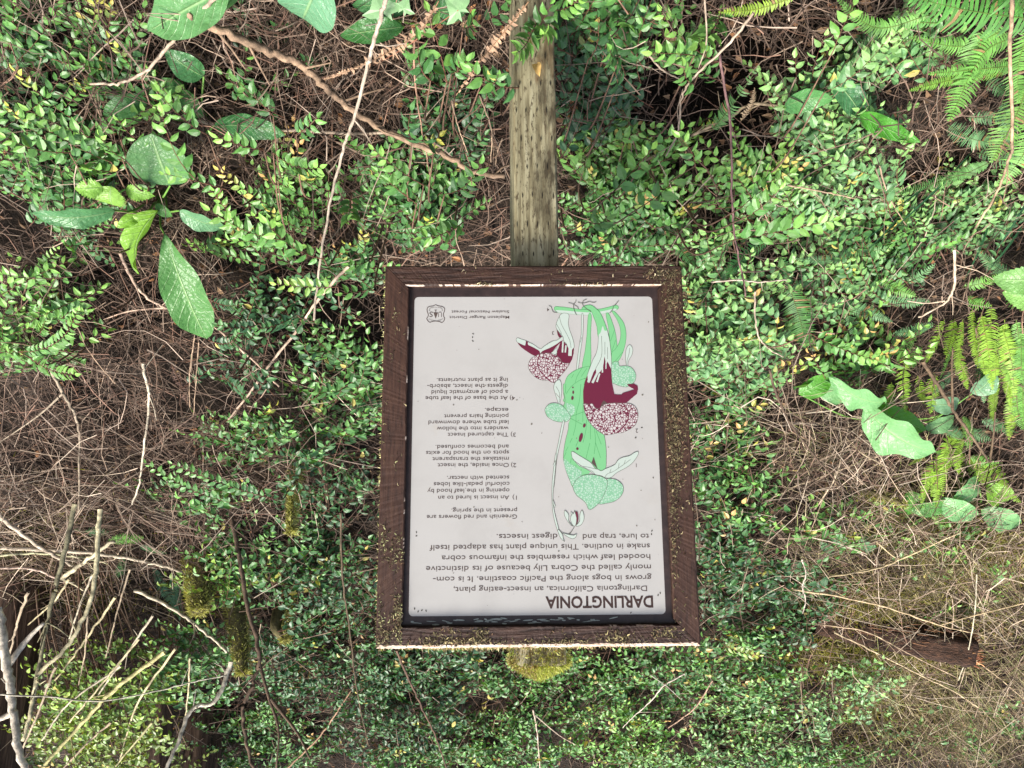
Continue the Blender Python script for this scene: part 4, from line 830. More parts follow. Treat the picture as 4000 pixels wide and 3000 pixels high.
def shrub(label, cx, cy, rx, ry, n, leaf=.024, tone='mid', L=(.10, .26), lift=(.05, .30), bronze=.06, heroes=(), depth=None):
    """one huckleberry bush on the bank: > stem, foliage"""
    fm, sm = MB(), MB()
    root = on_bank(cx, cy, 0.0)
    n = int(round(n * (.74 if cy < 560 else .85 if cy < 1180 else 1.05)))
    if n:
        a = rng.random(n) * 2 * np.pi; r = rng.random(n) ** .55
        px = cx + np.cos(a) * r * rx; py = cy + np.sin(a) * r * ry
        lf = rng.uniform(*lift, n)
        p0 = on_bank(px, py, lf) if depth is None else at_y(px, py, rng.uniform(*depth, n))
        th = rng.normal(0, 1.05, n)
        d0 = np.stack([np.sign(np.sin(th)) * rng.uniform(.25, 1.1, n), -rng.uniform(.15, .85, n), rng.normal(-.08, .24, n)], -1)
        d0 = unit(d0)
        LL = rng.uniform(*L, n) * 1.28
        p0 = p0 - d0 * (LL * .5)[:, None]
        sprays(fm, sm, p0, d0, LL, leaf, tone, bronze, loose=float(np.clip((cy - 500) / 600, .1, 1)))
        # woody stems that carry the shoots
        for q in range(0, n, 5):
            e = p0[q]; b = np.array([root[0] * .6 + e[0] * .4, e[1] + .05, 0]); b[2] = ground_h(b[0], b[1]) - .02
            mid = (e + b) / 2 + rng.normal(0, .03, 3)
            tube(sm, spline([b, mid, e], 9), np.linspace(.0042, .0014, 9), pick([(.16, .095, .06), (.12, .07, .045), (.24, .16, .11)], 1)[0], 5, False)
    for h in heroes:
        bx, by, tx, ty = h[:4]; yd = h[4]; lf_ = h[5] if len(h) > 5 else leaf
        A = at_y(bx, by, yd + .06); Bp = at_y(tx, ty, yd - .03)
        d = Bp - A; Lh = np.linalg.norm(d)
        old = TONES[tone]
        sprays(fm, sm, A[None], (d / Lh)[None], np.array([Lh]), lf_, h[6] if len(h) > 6 else tone, 0, nbias=(rng.normal(0, .2), -.75, .6))
        g0 = np.array([A[0] + .04, A[1] + .45, 0]); g0[2] = ground_h(g0[0], g0[1]) - .02
        tube(sm, spline([g0, (g0 + A) / 2 + np.array([.02, 0, .08]), A], 10), np.linspace(.004, .0016, 10), (.17, .10, .065), 5, False)
    e = empty("huckleberry_shrub", tuple(root))
    tag(e, label, "shrub", "huckleberry shrubs on the bank")
    fm.build("foliage", M_leaf, e, smooth=False)
    sm.build("stem", M_bark, e)
    return e

SHRUBS = [
 # label, cx, cy, rx, ry, n, leaf, tone, L, lift, bronze, heroes
 ("huckleberry shrub in the photo's top left corner above the small yellow shoot", 70, 110, 120, 120, 26, .023, 'mid', (.1, .24), (.05, .25), .1, [(140, 70, 10, 60, 1.7), (120, 130, 20, 100, 1.7)]),
 ("huckleberry shrub with dense dark sprays at the photo's left edge below the twig arch", 60, 330, 110, 130, 34, .022, 'mid', (.1, .24), (.05, .25), .08, [(250, 310, 63, 272, 1.65, .024, 'fresh'), (240, 350, 95, 300, 1.65), (150, 330, 5, 335, 1.6, .024, 'fresh')]),
 ("huckleberry shrub behind the withered yellow shoot and the pale curved twig", 250, 160, 100, 110, 26, .023, 'mid', (.1, .22), (.05, .22), .2, [(300, 110, 240, 70, 1.7), (300, 140, 160, 180, 1.7)]),
 ("bright green huckleberry sprays over the round blistered broad leaf", 330, 310, 130, 80, 10, .024, 'fresh', (.1, .22), (.15, .35), .05, [(448, 292, 325, 228, 1.55), (420, 385, 320, 300, 1.55), (490, 410, 365, 372, 1.6), (570, 325, 470, 310, 1.6), (270, 345, 200, 310, 1.6), (260, 370, 190, 375, 1.6)]),
 ("huckleberry shrub with blue-green leaves beside the serrated leaflets", 140, 450, 100, 90, 32, .022, 'mid', (.1, .22), (.05, .22), .05, [(200, 520, 110, 560, 1.7), (260, 300, 170, 420, 1.7)]),
 ("huckleberry shrub with sprays pointing to the blade tip of the longest leaf", 85, 690, 105, 110, 36, .021, 'fresh', (.1, .24), (.08, .28), .05, [(40, 760, 245, 768, 1.95), (180, 640, 60, 700, 1.9), (60, 770, 160, 850, 1.95)]),
 ("huckleberry sprays hanging in a chain over the brown twig bank at the left edge", 60, 770, 70, 40, 14, .021, 'fresh', (.1, .24), (.1, .3), .05, ()),
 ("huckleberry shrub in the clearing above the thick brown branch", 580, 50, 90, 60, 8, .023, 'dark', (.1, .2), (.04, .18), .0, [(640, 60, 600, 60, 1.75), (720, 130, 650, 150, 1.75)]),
 ("small huckleberry sprig between the thick brown branch and the withered fern", 555, 205, 45, 45, 4, .025, 'mid', (.1, .18), (.08, .25), .0, [(590, 250, 530, 185, 1.65, .027), (640, 290, 690, 270, 1.65)]),
 ("glossy huckleberry shrub with large bright leaves beside the two curled brown fern fronds", 930, 120, 70, 70, 5, .027, 'mid', (.1, .2), (.08, .2), .0, [(965, 178, 940, 42, 1.42, .029, 'fresh'), (930, 175, 862, 125, 1.42, .027), (975, 160, 1010, 150, 1.45), (1000, 60, 1040, 70, 1.5), (1040, 180, 1105, 205, 1.38, .027)]),
 ("huckleberry shrub whose bright sprays hang in front of the post's foot", 1170, 40, 70, 50, 8, .026, 'mid', (.1, .2), (.2, .3), .0, [(1165, 30, 1105, 205, 1.36, .027, 'fresh'), (1190, 40, 1165, 122, 1.36, .027, 'fresh'), (1190, 20, 1260, 40, 1.38, .026, 'fresh'), (1130, 75, 1210, 60, 1.38, .027), (1120, 190, 1020, 195, 1.38, .026)]),
 ("huckleberry shrub dark and dense between the brown branch and the post", 960, 290, 80, 80, 32, .024, 'dark', (.1, .22), (.04, .2), .0, [(890, 300, 860, 260, 1.6), (940, 300, 900, 330, 1.6)]),
 ("huckleberry sprays touching the lower edge of the brown branch beside the post", 850, 370, 90, 50, 14, .024, 'mid', (.1, .22), (.08, .25), .05, [(915, 400, 810, 345, 1.6, .026, 'fresh'), (900, 440, 840, 400, 1.6, .026), (960, 420, 1070, 410, 1.6)]),
 ("huckleberry shrub mounded between the pale long stem and the post", 880, 460, 130, 70, 52, .023, 'mid', (.1, .22), (.05, .22), .05, [(1000, 480, 940, 540, 1.6, .025, 'fresh'), (760, 420, 745, 520, 1.7, .024)]),
 ("huckleberry shrub with yellow shoots along the pale long stem", 620, 430, 70, 90, 24, .021, 'fresh', (.1, .24), (.05, .25), .25, [(590, 330, 690, 420, 1.75, .024), (600, 390, 660, 450, 1.75)]),
 ("huckleberry spray with round bright leaves between the longest broad leaf and the pale stem", 570, 520, 110, 50, 16, .022, 'fresh', (.1, .22), (.1, .3), .2, [(640, 520, 445, 522, 1.7, .024), (700, 560, 560, 540, 1.75, .024), (730, 620, 600, 625, 1.9, .02, 'lime')]),
 ("huckleberry shrub half in the dark hollow beside the frame's lower corner", 730, 590, 90, 70, 18, .021, 'mid', (.1, .22), (.05, .25), .15, [(800, 560, 770, 590, 1.7), (810, 620, 770, 640, 1.7)]),
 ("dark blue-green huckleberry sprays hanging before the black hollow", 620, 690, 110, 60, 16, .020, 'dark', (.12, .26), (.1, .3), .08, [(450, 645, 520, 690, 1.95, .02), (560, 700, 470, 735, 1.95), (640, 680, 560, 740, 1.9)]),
 ("huckleberry spray with small curved leaves under the tip of the longest broad leaf", 530, 790, 70, 70, 12, .019, 'dark', (.12, .24), (.1, .3), .05, [(450, 735, 560, 780, 1.95), (480, 810, 560, 880, 2.0)]),
 ("huckleberry shrub against the frame's edge beside the middle text column", 740, 850, 90, 110, 62, .021, 'mid', (.1, .24), (.05, .26), .08, ()),
 ("huckleberry shrub with light green sprays above the moss-grown stub", 560, 960, 130, 60, 48, .019, 'mid', (.1, .22), (.05, .25), .15, ()),
 ("huckleberry shrub in front of the short mossy stub beside the frame", 700, 1080, 110, 120, 70, .019, 'dark', (.1, .24), (.05, .26), .05, ()),
 ("huckleberry spray reaching over the brown twig slope with grey-green leaves", 420, 1080, 100, 40, 22, .020, 'mid', (.12, .26), (.1, .3), .03, [(520, 1090, 310, 1060, 2.5), (600, 1080, 380, 1030, 2.5)]),
 ("huckleberry shrub around the dark stem between the two moss stubs", 560, 1220, 130, 90, 60, .019, 'mid', (.1, .24), (.05, .26), .12, ()),
 ("yellow-green huckleberry sprays lit over the mossy stub", 450, 1270, 70, 60, 22, .018, 'lime', (.1, .2), (.1, .3), .1, ()),
 ("huckleberry shrub beside the frame's mossy upper corner", 720, 1290, 110, 110, 100, .018, 'dark', (.1, .24), (.05, .28), .05, ()),
 ("huckleberry shrub wrapped round the forked dark stem", 640, 1450, 130, 100, 110, .018, 'dark', (.1, .24), (.05, .28), .06, ()),
 ("huckleberry shrub behind the reddish cedar trunk with drooping grey sprays", 420, 1450, 90, 100, 60, .018, 'mid', (.1, .24), (.05, .28), .04, (), (3.3, 3.75)),
 ("sunlit yellow-green huckleberry thicket among the pale slanting branches", 230, 1500, 150, 110, 110, .017, 'lime', (.1, .22), (.02, .2), .05, (), (3.3, 3.75)),
 ("yellow-green huckleberry shrub in the photo's bottom left behind the white branch", 190, 1610, 180, 70, 90, .017, 'olive', (.1, .22), (.02, .2), .05, (), (3.25, 4.2)),
 ("huckleberry shrub along the photo's bottom edge below the forked dark stem", 560, 1610, 140, 80, 110, .017, 'mid', (.1, .24), (.05, .28), .05, ()),
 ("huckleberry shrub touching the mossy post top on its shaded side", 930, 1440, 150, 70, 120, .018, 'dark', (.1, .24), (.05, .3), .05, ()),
 ("huckleberry shrub with fine bluish leaves crossed by the slanting dark stem", 850, 1560, 150, 100, 150, .017, 'dark', (.1, .24), (.05, .3), .06, ()),
 ("huckleberry shrub behind the post top with a bronze tipped shoot", 1180, 1470, 150, 60, 100, .018, 'mid', (.1, .24), (.05, .3), .12, ()),
 ("huckleberry shrub at the photo's bottom edge below the mossy post top", 1120, 1600, 140, 70, 120, .017, 'mid', (.1, .24), (.05, .3), .1, ()),
 ("huckleberry shrub beside the white forked twig", 1390, 1480, 120, 80, 100, .018, 'mid', (.1, .24), (.05, .3), .08, ()),
 ("huckleberry shrub with yellow young shoots under the white forked twig", 1330, 1600, 120, 70, 90, .018, 'fresh', (.1, .24), (.05, .3), .22, ()),
 ("huckleberry shrub with a bright yellow shoot below the frame's worn corner", 1610, 1440, 110, 80, 100, .019, 'mid', (.1, .24), (.05, .3), .15, [(1560, 1390, 1640, 1440, 2.9, .022, 'olive')]),
 ("huckleberry shrub with pale grey-green leaves below the rotten log", 1650, 1570, 150, 90, 130, .018, 'pale', (.1, .24), (.05, .28), .04, ()),
 ("huckleberry shrub growing over the end of the rotten log", 1700, 1310, 90, 90, 90, .019, 'dark', (.1, .24), (.05, .28), .05, ()),
 ("huckleberry shrub hugging the frame beside the title lettering", 1570, 1250, 70, 110, 84, .019, 'dark', (.1, .22), (.05, .26), .06, ()),
 ("loose huckleberry sprays over brown litter beside the frame's long edge", 1600, 1080, 90, 80, 56, .020, 'mid', (.1, .24), (.05, .28), .2, ()),
 ("huckleberry shrub with bronze tips beside the lichen covered rail", 1560, 940, 70, 90, 60, .021, 'mid', (.1, .22), (.05, .26), .15, ()),
 ("huckleberry shrub densely leaved with pale shining leaves beside the drawing", 1590, 760, 110, 100, 96, .022, 'pale', (.1, .22), (.05, .26), .15, ()),
 ("huckleberry sprays with orange tips over the pale veined broad leaves", 1850, 770, 100, 50, 22, .022, 'fresh', (.1, .24), (.1, .3), .6, [(1750, 720, 1900, 810, 1.9, .022, 'fresh')]),
 ("huckleberry shrub just below the frame's lichen corner and the white straight twig", 1560, 620, 90, 60, 46, .022, 'pale', (.1, .22), (.05, .24), .1, ()),
 ("pale huckleberry thicket between the dark fern fronds and the tan stem", 1800, 610, 120, 80, 60, .022, 'pale', (.1, .22), (.05, .24), .1, ()),
 ("huckleberry shrub filling the gap between post and dark stem, next to the sign", 1350, 490, 110, 80, 84, .023, 'mid', (.1, .22), (.05, .22), .08, [(1270, 480, 1340, 500, 1.65, .027, 'fresh')]),
 ("bright huckleberry shrub leaning towards the post's mossy side", 1350, 370, 120, 70, 58, .024, 'fresh', (.1, .22), (.05, .22), .12, [(1320, 420, 1400, 340, 1.6, .027), (1400, 330, 1460, 270, 1.6, .027), (1380, 450, 1470, 400, 1.6, .027)]),
 ("dark huckleberry shrub close to the post above the black hollow", 1280, 190, 70, 110, 46, .023, 'dark', (.1, .22), (.04, .2), .04, [(1270, 130, 1330, 80, 1.55), (1330, 190, 1350, 175, 1.55)]),
 ("huckleberry shrub with a bronze shoot at the photo's top edge beside the post", 1330, 70, 90, 70, 30, .024, 'mid', (.1, .22), (.05, .22), .15, [(1330, 20, 1360, 90, 1.5, .026), (1340, 120, 1300, 140, 1.5, .025)]),
 ("huckleberry sprays with heart shaped leaves on the crossing pale stems", 1480, 120, 60, 70, 8, .025, 'fresh', (.1, .2), (.08, .22), .0, [(1560, 20, 1530, 130, 1.5, .027), (1500, 120, 1445, 110, 1.5, .027), (1500, 180, 1460, 190, 1.5, .027)]),
 ("single huckleberry sprig of seven bright leaves over the black hollow", 1500, 330, 20, 20, 0, .026, 'fresh', (.1, .2), (.1, .2), .0, [(1500, 360, 1512, 305, 1.55, .027)]),
 ("huckleberry shrub with bright heart leaves on the purple stem", 1620, 430, 90, 90, 40, .024, 'fresh', (.1, .22), (.06, .24), .05, [(1600, 450, 1680, 370, 1.6, .027), (1610, 470, 1690, 430, 1.6, .027), (1580, 520, 1800, 480, 1.65, .026)]),
 ("pale shining huckleberry shrub beside the curved green leaf", 1810, 260, 110, 110, 66, .023, 'pale', (.1, .22), (.05, .24), .04, [(1800, 110, 1825, 35, 1.5, .027, 'fresh'), (1780, 200, 1920, 145, 1.55, .025)]),
 ("huckleberry shrub with silvery leaves under the arching sword fern frond", 1930, 110, 90, 50, 30, .023, 'pale', (.1, .22), (.05, .22), .0, ()),
 ("huckleberry thicket of small pale leaves between the ferns and the grass blades", 1800, 430, 140, 80, 76, .022, 'pale', (.1, .22), (.05, .24), .04, ()),
 ("pale huckleberry thicket at the photo's right edge under the tan stem", 2080, 470, 140, 70, 64, .022, 'pale', (.1, .22), (.04, .22), .1, ()),
 ("huckleberry shrub between the fallen pale twig and the deer ferns", 1900, 560, 110, 60, 46, .021, 'mid', (.1, .22), (.05, .24), .15, ()),
 ("scattered huckleberry sprays on the dry litter above the rotten log", 1870, 1150, 170, 60, 30, .020, 'fresh', (.1, .22), (.05, .24), .3, ()),
 ("few huckleberry sprays around the long tan grass stems at the right edge", 2080, 1250, 120, 100, 22, .020, 'fresh', (.1, .2), (.04, .2), .1, ()),
 ("low huckleberry shrub in the photo's bottom right corner", 2060, 1590, 160, 80, 34, .019, 'mid', (.1, .22), (.04, .2), .05, ()),
 ("huckleberry shrub cut by the photo's bottom edge left of the pale upright twig", 940, 1665, 130, 50, 90, .017, 'mid', (.1, .24), (.05, .3), .06, ()),
 ("huckleberry shrub cut by the photo's bottom edge right of the white forked twig", 1460, 1665, 150, 50, 90, .017, 'pale', (.1, .24), (.05, .3), .08, ()),
 ("huckleberry shrub cut by the photo's bottom edge under the grey-green shrub", 1760, 1660, 130, 45, 70, .017, 'mid', (.1, .24), (.05, .28), .04, ()),
 ("huckleberry shrub cut by the photo's bottom edge among the pale branches", 330, 1668, 150, 45, 60, .017, 'olive', (.1, .24), (.05, .28), .04, ()),
 ("huckleberry shrub on the mossy slope below the broken end of the log", 1850, 1500, 90, 60, 46, .018, 'pale', (.1, .22), (.04, .22), .05, ()),
]
# fallen leaves lying on the twigs
n = 5200
px = rng.uniform(-100, 2300, n); py = rng.uniform(-60, 1700, n)
ok = rng.random(n) < .3 + .7 * hollow(px, py); px, py = px[ok], py[ok]; n = len(px)
P = on_bank(px, py, rng.uniform(.0, .10, n))
D = unit(rng.normal(0, 1, (n, 3)) * [1, .7, .5]); W = unit(np.array([0, -.55, .8]) + rng.normal(0, .4, (n, 3))); W = unit(W - (D * W).sum(1, keepdims=True) * D); S_ = np.cross(W, D)
sz = rng.uniform(.012, .034, n)
V = P[:, None] + sz[:, None, None] * (LV[None, :, 0:1] * D[:, None] + LV[None, :, 1:2] * S_[:, None] + LV[None, :, 2:3] * 1.8 * W[:, None])
o = np.arange(n)[:, None, None] * 11
mb = MB()
mb.add(V.reshape(-1, 3), (o + LF3[None]).reshape(-1, 3), (o + LF4[None]).reshape(-1, 4), np.repeat(pick([(.13, .075, .045), (.20, .125, .075), (.08, .05, .035), (.27, .18, .11), (.30, .15, .07)], n), 11, axis=0))
tag(mb.build("fallen_leaves", M_dry, smooth=False), "small brown fallen leaves lying among the twigs", "leaves", kind="stuff")

for s in SHRUBS:
    shrub(*s)

# ------------------------------------------------------------------ ferns
def frond(mb, pts, hw, col, pairs=34, back=0.25, curl=0.0, lop=None, gap=.0068):
    """a once-divided frond along the polyline pts"""
    C = spline(pts, 24)
    seg = np.linalg.norm(np.diff(C, axis=0), axis=1).sum()
    pairs = max(14, min(80, int(seg / gap)))
    tube(mb, C, np.linspace(.0016, .0006, 24), np.array(col) * .55 + np.array([.05, .02, .0]), 4, False)
    t = np.linspace(.06, .99, pairs)
    idx = t * 23
    k = idx.astype(int).clip(0, 22); f = (idx - k)[:, None]
    P = C[k] * (1 - f) + C[k + 1] * f
    T = unit(C[k + 1] - C[k])
    nb = unit(np.array([rng.normal(0, .25), -.75, .65]))
    N_ = unit(nb - (T @ nb)[:, None] * T); B = np.cross(N_, T)
    prof = np.sin(np.pi * np.clip(t, 0, 1) ** .75) ** .7 * .96 + .06
    sp = seg / pairs
    for s in (1, -1):
        Ln = hw * prof * rng.uniform(.82, 1.1, pairs) * (rng.random(pairs) > .025)
        if lop is not None: Ln = np.where((t > lop[0]) & (t < lop[1]) & (rng.random(pairs) < .7), Ln * .1, Ln)
        D = unit(B * s + T * (back + .1 * rng.normal(0, 1, (pairs, 1))) - N_ * (.12 + curl * rng.random((pairs, 1))))
        Wd = T * (sp * .36)
        q0 = P; q1 = P + D * (Ln * .5)[:, None] + N_ * (Ln * .05)[:, None]
        q2 = P + D * Ln[:, None] - N_ * (Ln * (.08 + curl))[:, None] + T * (Ln * .12)[:, None]
        if curl: q2 = q1 + unit(rng.normal(0, 1, (pairs, 3)) + T * 1.2 - N_ * .4) * (Ln * .6)[:, None]; q1 = q1 + rng.normal(0, .18, (pairs, 3)) * Ln[:, None]
        V = np.stack([q0 - Wd, q0 + Wd, q1 + Wd * .95, q1 - Wd * .95, q2 + Wd * .25, q2 - Wd * .25], 1)
        F = (np.arange(pairs)[:, None, None] * 6 + np.array([[0, 1, 2, 3], [3, 2, 4, 5]])).reshape(-1, 4)
        c = np.array(col) * rng.uniform(.75, 1.25, (pairs, 1))
        br = rng.random(pairs) < .03
        c[br] = (.30, .20, .09)
        mb.add(V.reshape(-1, 3), None, F, np.repeat(c, 6, axis=0))
SWORD, LIME, GREY, DARKF, BRF = (.085, .26, .05), (.27, .46, .055), (.13, .28, .12), (.05, .165, .045), (.15, .35, .07)
def fern(label, fronds, mat=None, name="fern_plant", cat="fern", group="ferns on the bank", lift=(.12, .2)):
    """> frond, each its own mesh; fronds = (points, half width in grid px, colour)"""
    first = on_bank(fronds[0][0][0][0], fronds[0][0][0][1], 0)
    e = empty(name, tuple(first))
    tag(e, label, cat, group)
    for fr in fronds:
        pts, hw, col = fr[:3]
        xy = np.array(pts, float)
        lf = np.linspace(lift[0], lift[1], len(xy)) + rng.uniform(-.02, .04)
        if len(xy) == 2:
            xy = np.array([xy[0], xy.mean(0) + rng.normal(0, 6, 2), xy[1]]); lf = np.array([lift[0], max(lift) + .04, lift[1]])
        P = on_bank(xy[:, 0], xy[:, 1], lf)
        dist = np.linalg.norm(P.mean(0) - EYE)
        mb = MB()
        frond(mb, P, hw * 1.1 * 4000 / 2212 / FPX * dist, col, **(fr[3] if len(fr) > 3 else {}))
        mb.build("frond", mat or M_fern, e)
    return e
fern("sword fern with the broad arching frond cut by the photo's top right corner", [([(2260, 45), (2100, 24), (1960, -8)], 38, SWORD, {'gap': .0115}), ([(2230, 10), (2120, -20)], 32, SWORD, {'gap': .0115}), ([(2010, 32), (1893, 60), (1806, -5)], 15, BRF), ([(2180, 60), (2078, 100), (1963, 80)], 14, BRF), ([(2030, 50), (1960, 50), (1900, 68)], 10, SWORD)], lift=(.3, .25), group=None)
fern("fern with long bright fronds fanning along the right edge behind the tan stem", [([(2124, 60), (2095, 160), (2050, 262)], 28, BRF), ([(2212, 140), (2110, 150), (2005, 160)], 13, BRF), ([(2180, 155), (2070, 170), (1963, 196)], 12, (.16, .32, .05)), ([(2225, 170), (2190, 260), (2141, 350)], 30, (.15, .32, .06)), ([(2225, 60), (2200, 140), (2200, 220)], 24, BRF), ([(2190, 80), (2130, 110), (2080, 190)], 20, BRF), ([(2230, 250), (2212, 330), (2160, 400)], 24, BRF)], lift=(.25, .3), group=None)
fern("grey-green fern fronds spreading beneath the tan stem", [([(2047, 270), (2100, 300), (2155, 308)], 18, GREY), ([(2128, 168), (2160, 190), (2180, 205)], 14, GREY), ([(2141, 350), (2068, 381), (1921, 423)], 13, (.12, .28, .08)), ([(2165, 220), (2180, 280), (2192, 320)], 15, GREY), ([(2090, 255), (2130, 255), (2170, 260)], 12, GREY), ([(2110, 330), (2180, 345), (2230, 340)], 16, GREY)], lift=(.15, .22), group=None)
fern("single lime fern frond arching in at the photo's top edge", [([(1722, -8), (1634, 20), (1553, 26)], 12, (.26, .40, .05))], lift=(.3, .3), group=None)
fern("half browned fern frond hanging over the black hollow", [([(1536, 282), (1580, 230), (1634, 150)], 17, (.10, .24, .07), {'lop': (.55, .95)}), ([(1600, 262), (1625, 225), (1630, 190)], 10, (.48, .36, .24))], lift=(.15, .2), group=None)
fern("dark fern fronds by the frame's lichen covered lower corner", [([(1590, 500), (1545, 530), (1508, 562)], 30, DARKF), ([(1501, 588), (1520, 640), (1543, 686)], 22, DARKF), ([(1660, 520), (1600, 560), (1570, 600)], 18, DARKF), ([(1440, 510), (1475, 545), (1500, 575)], 14, (.06, .16, .05))], lift=(.15, .22), group=None)
fern("tall dark fern frond standing alone beside a pale crooked twig", [([(1704, 616), (1728, 690), (1742, 752)], 28, (.05, .17, .03)), ([(1690, 560), (1700, 590), (1705, 620)], 14, DARKF)], lift=(.18, .22), group=None)
fern("fern with flat grey-green fronds above the pale veined leaves", [([(1753, 647), (1840, 665), (1928, 696)], 17, GREY), ([(1788, 542), (1860, 545), (1928, 535)], 14, (.11, .26, .08)), ([(1830, 680), (1846, 715), (1852, 750)], 12, GREY), ([(1905, 640), (1960, 655), (2010, 650)], 12, GREY), ([(1860, 530), (1800, 560), (1720, 560)], 12, GREY)], lift=(.15, .22), group=None)
fern("fern with many thin grey-green fronds between the white straight twig and the right edge", [([(x, y), (x + dx * .5, y + dy * .5 + 6), (x + dx, y + dy)], h, c) for x, y, dx, dy, h, c in (
    (1760, 590, -60, 40, 11, GREY), (1800, 600, 70, 30, 11, GREY), (1900, 600, 80, 40, 12, BRF), (1960, 610, 60, -40, 10, GREY), (2020, 700, -90, 20, 13, GREY), (1900, 700, -60, 50, 12, (.10, .24, .08)),
    (1680, 640, -60, 60, 12, DARKF), (1740, 690, -70, 50, 11, GREY), (2080, 620, 90, -30, 12, BRF), (2110, 700, 20, 110, 13, LIME), (2060, 720, 30, 120, 12, LIME), (1985, 700, -50, 90, 11, BRF), (1850, 640, 20, 90, 11, (.14, .32, .07)), (2190, 600, -80, -60, 12, GREY))], lift=(.12, .24), group=None)
fern("deer fern with narrow upright yellow-green fronds above the bluish broad leaf", [([(2040, 690), (2020, 740), (2000, 785)], 13, LIME), ([(2062, 690), (2055, 730), (2042, 775)], 12, LIME), ([(1926, 826), (1920, 870), (1910, 912)], 12, LIME), ([(1952, 763), (1954, 830), (1957, 890)], 14, LIME), ([(1982, 812), (1990, 845), (1995, 870)], 10, LIME), ([(2018, 805), (2014, 850), (2010, 892)], 13, LIME), ([(1906, 854), (1900, 875), (1888, 905)], 10, LIME), ([(1995, 745), (1975, 775), (1965, 790)], 14, BRF), ([(2060, 800), (2040, 830), (2015, 850)], 12, GREY)], lift=(.12, .22), group=None)
fern("deer fern with long hanging lime fronds against the photo's right edge", [([(2142, 658), (2138, 740), (2134, 805)], 15, LIME), ([(2120, 675), (2135, 760), (2145, 842)], 14, LIME), ([(2155, 700), (2175, 770), (2184, 835)], 15, (.2, .38, .06)), ([(2166, 710), (2185, 780), (2192, 860)], 14, LIME), ([(2195, 690), (2205, 760), (2212, 830)], 15, BRF), ([(2140, 850), (2145, 880), (2140, 905)], 12, LIME), ([(2205, 830), (2200, 880), (2212, 930)], 13, BRF), ([(2180, 620), (2200, 650), (2225, 660)], 16, BRF), *[([(x, y), (x + d * .4, y + l * .5), (x + d, y + l)], h, c) for x, y, d, l, h, c in ((2100, 665, 12, 130, 12, LIME), (2080, 690, -14, 120, 12, LIME), (2170, 690, 14, 190, 13, LIME), (2152, 760, -6, 150, 12, LIME), (2205, 720, 6, 190, 14, BRF), (2120, 760, 6, 110, 11, GREY), (2190, 840, -10, 110, 12, LIME), (2060, 740, -30, 80, 11, BRF))], ([(2090, 640), (2110, 655), (2140, 660)], 12, BRF)], lift=(.12, .22), group=None)
fern("deer fern with a brown crown and lime fronds beside the dark slanting stem", [([(2089, 990), (2040, 1010), (1984, 1078)], 13, LIME), ([(2090, 985), (2035, 1000), (2012, 1072)], 13, LIME), ([(2085, 960), (2045, 960), (2037, 1072)], 15, LIME), ([(2080, 945), (2068, 985), (2071, 1022)], 12, LIME), ([(2095, 990), (2110, 1015), (2124, 1043)], 15, LIME), ([(2100, 985), (2150, 1020), (2180, 1055)], 14, LIME), ([(2092, 930), (2110, 940), (2140, 950)], 14, GREY), ([(1998, 985), (1980, 995), (1962, 1005)], 10, LIME), ([(2120, 905), (2160, 925), (2200, 935)], 13, GREY), ([(2095, 975), (2092, 930), (2080, 900)], 12, BRF), ([(2100, 1000), (2150, 1050), (2205, 1085)], 12, LIME), ([(2075, 975), (2030, 1030), (2022, 1095)], 12, LIME), ([(2085, 995), (2075, 1050), (2082, 1090)], 12, LIME), ([(2060, 960), (2010, 1020), (1990, 1090)], 11, LIME), ([(2080, 950), (2050, 930), (2010, 935)], 12, GREY), ([(2095, 985), (2130, 1000), (2165, 1000)], 11, BRF)], lift=(.10, .2), group=None)
fern("young blue-green fern beside the mossy stub at the slope's foot", [([(330, 1225), (355, 1280), (390, 1325)], 16, (.08, .20, .11)), ([(372, 1235), (378, 1290), (388, 1340)], 12, (.07, .18, .10)), ([(300, 1180), (330, 1190), (360, 1195)], 10, GREY), ([(150, 1140), (190, 1150), (235, 1150)], 12, GREY), ([(230, 1170), (280, 1165), (310, 1160)], 12, BRF), ([(245, 1250), (262, 1230), (265, 1205)], 9, (.10, .26, .09))], lift=(.12, .18), group=None)
# withered fronds
DEAD = (.36, .235, .155)
fern("withered brown fern frond curling across the thick branch", [([(948, 2), (905, 70), (830, 118), (760, 150), (700, 172)], 15, DEAD, {'curl': .8, 'gap': .013})], M_dry, "withered_fern", "fern", None, (.38, .3))
fern("withered brown fern frond hanging just beside the post's foot", [([(1142, 4), (1085, 75), (1040, 130), (985, 206)], 15, DEAD, {'curl': .7, 'gap': .013})], M_dry, "withered_fern", "fern", None, (.5, .42))
fern("withered grey fern frond drooping in front of the dark hollow", [([(370, 785), (390, 830), (405, 875)], 12, (.12, .075, .06), {'curl': .4})], M_dry, "withered_fern", "fern", None, (.1, .1))

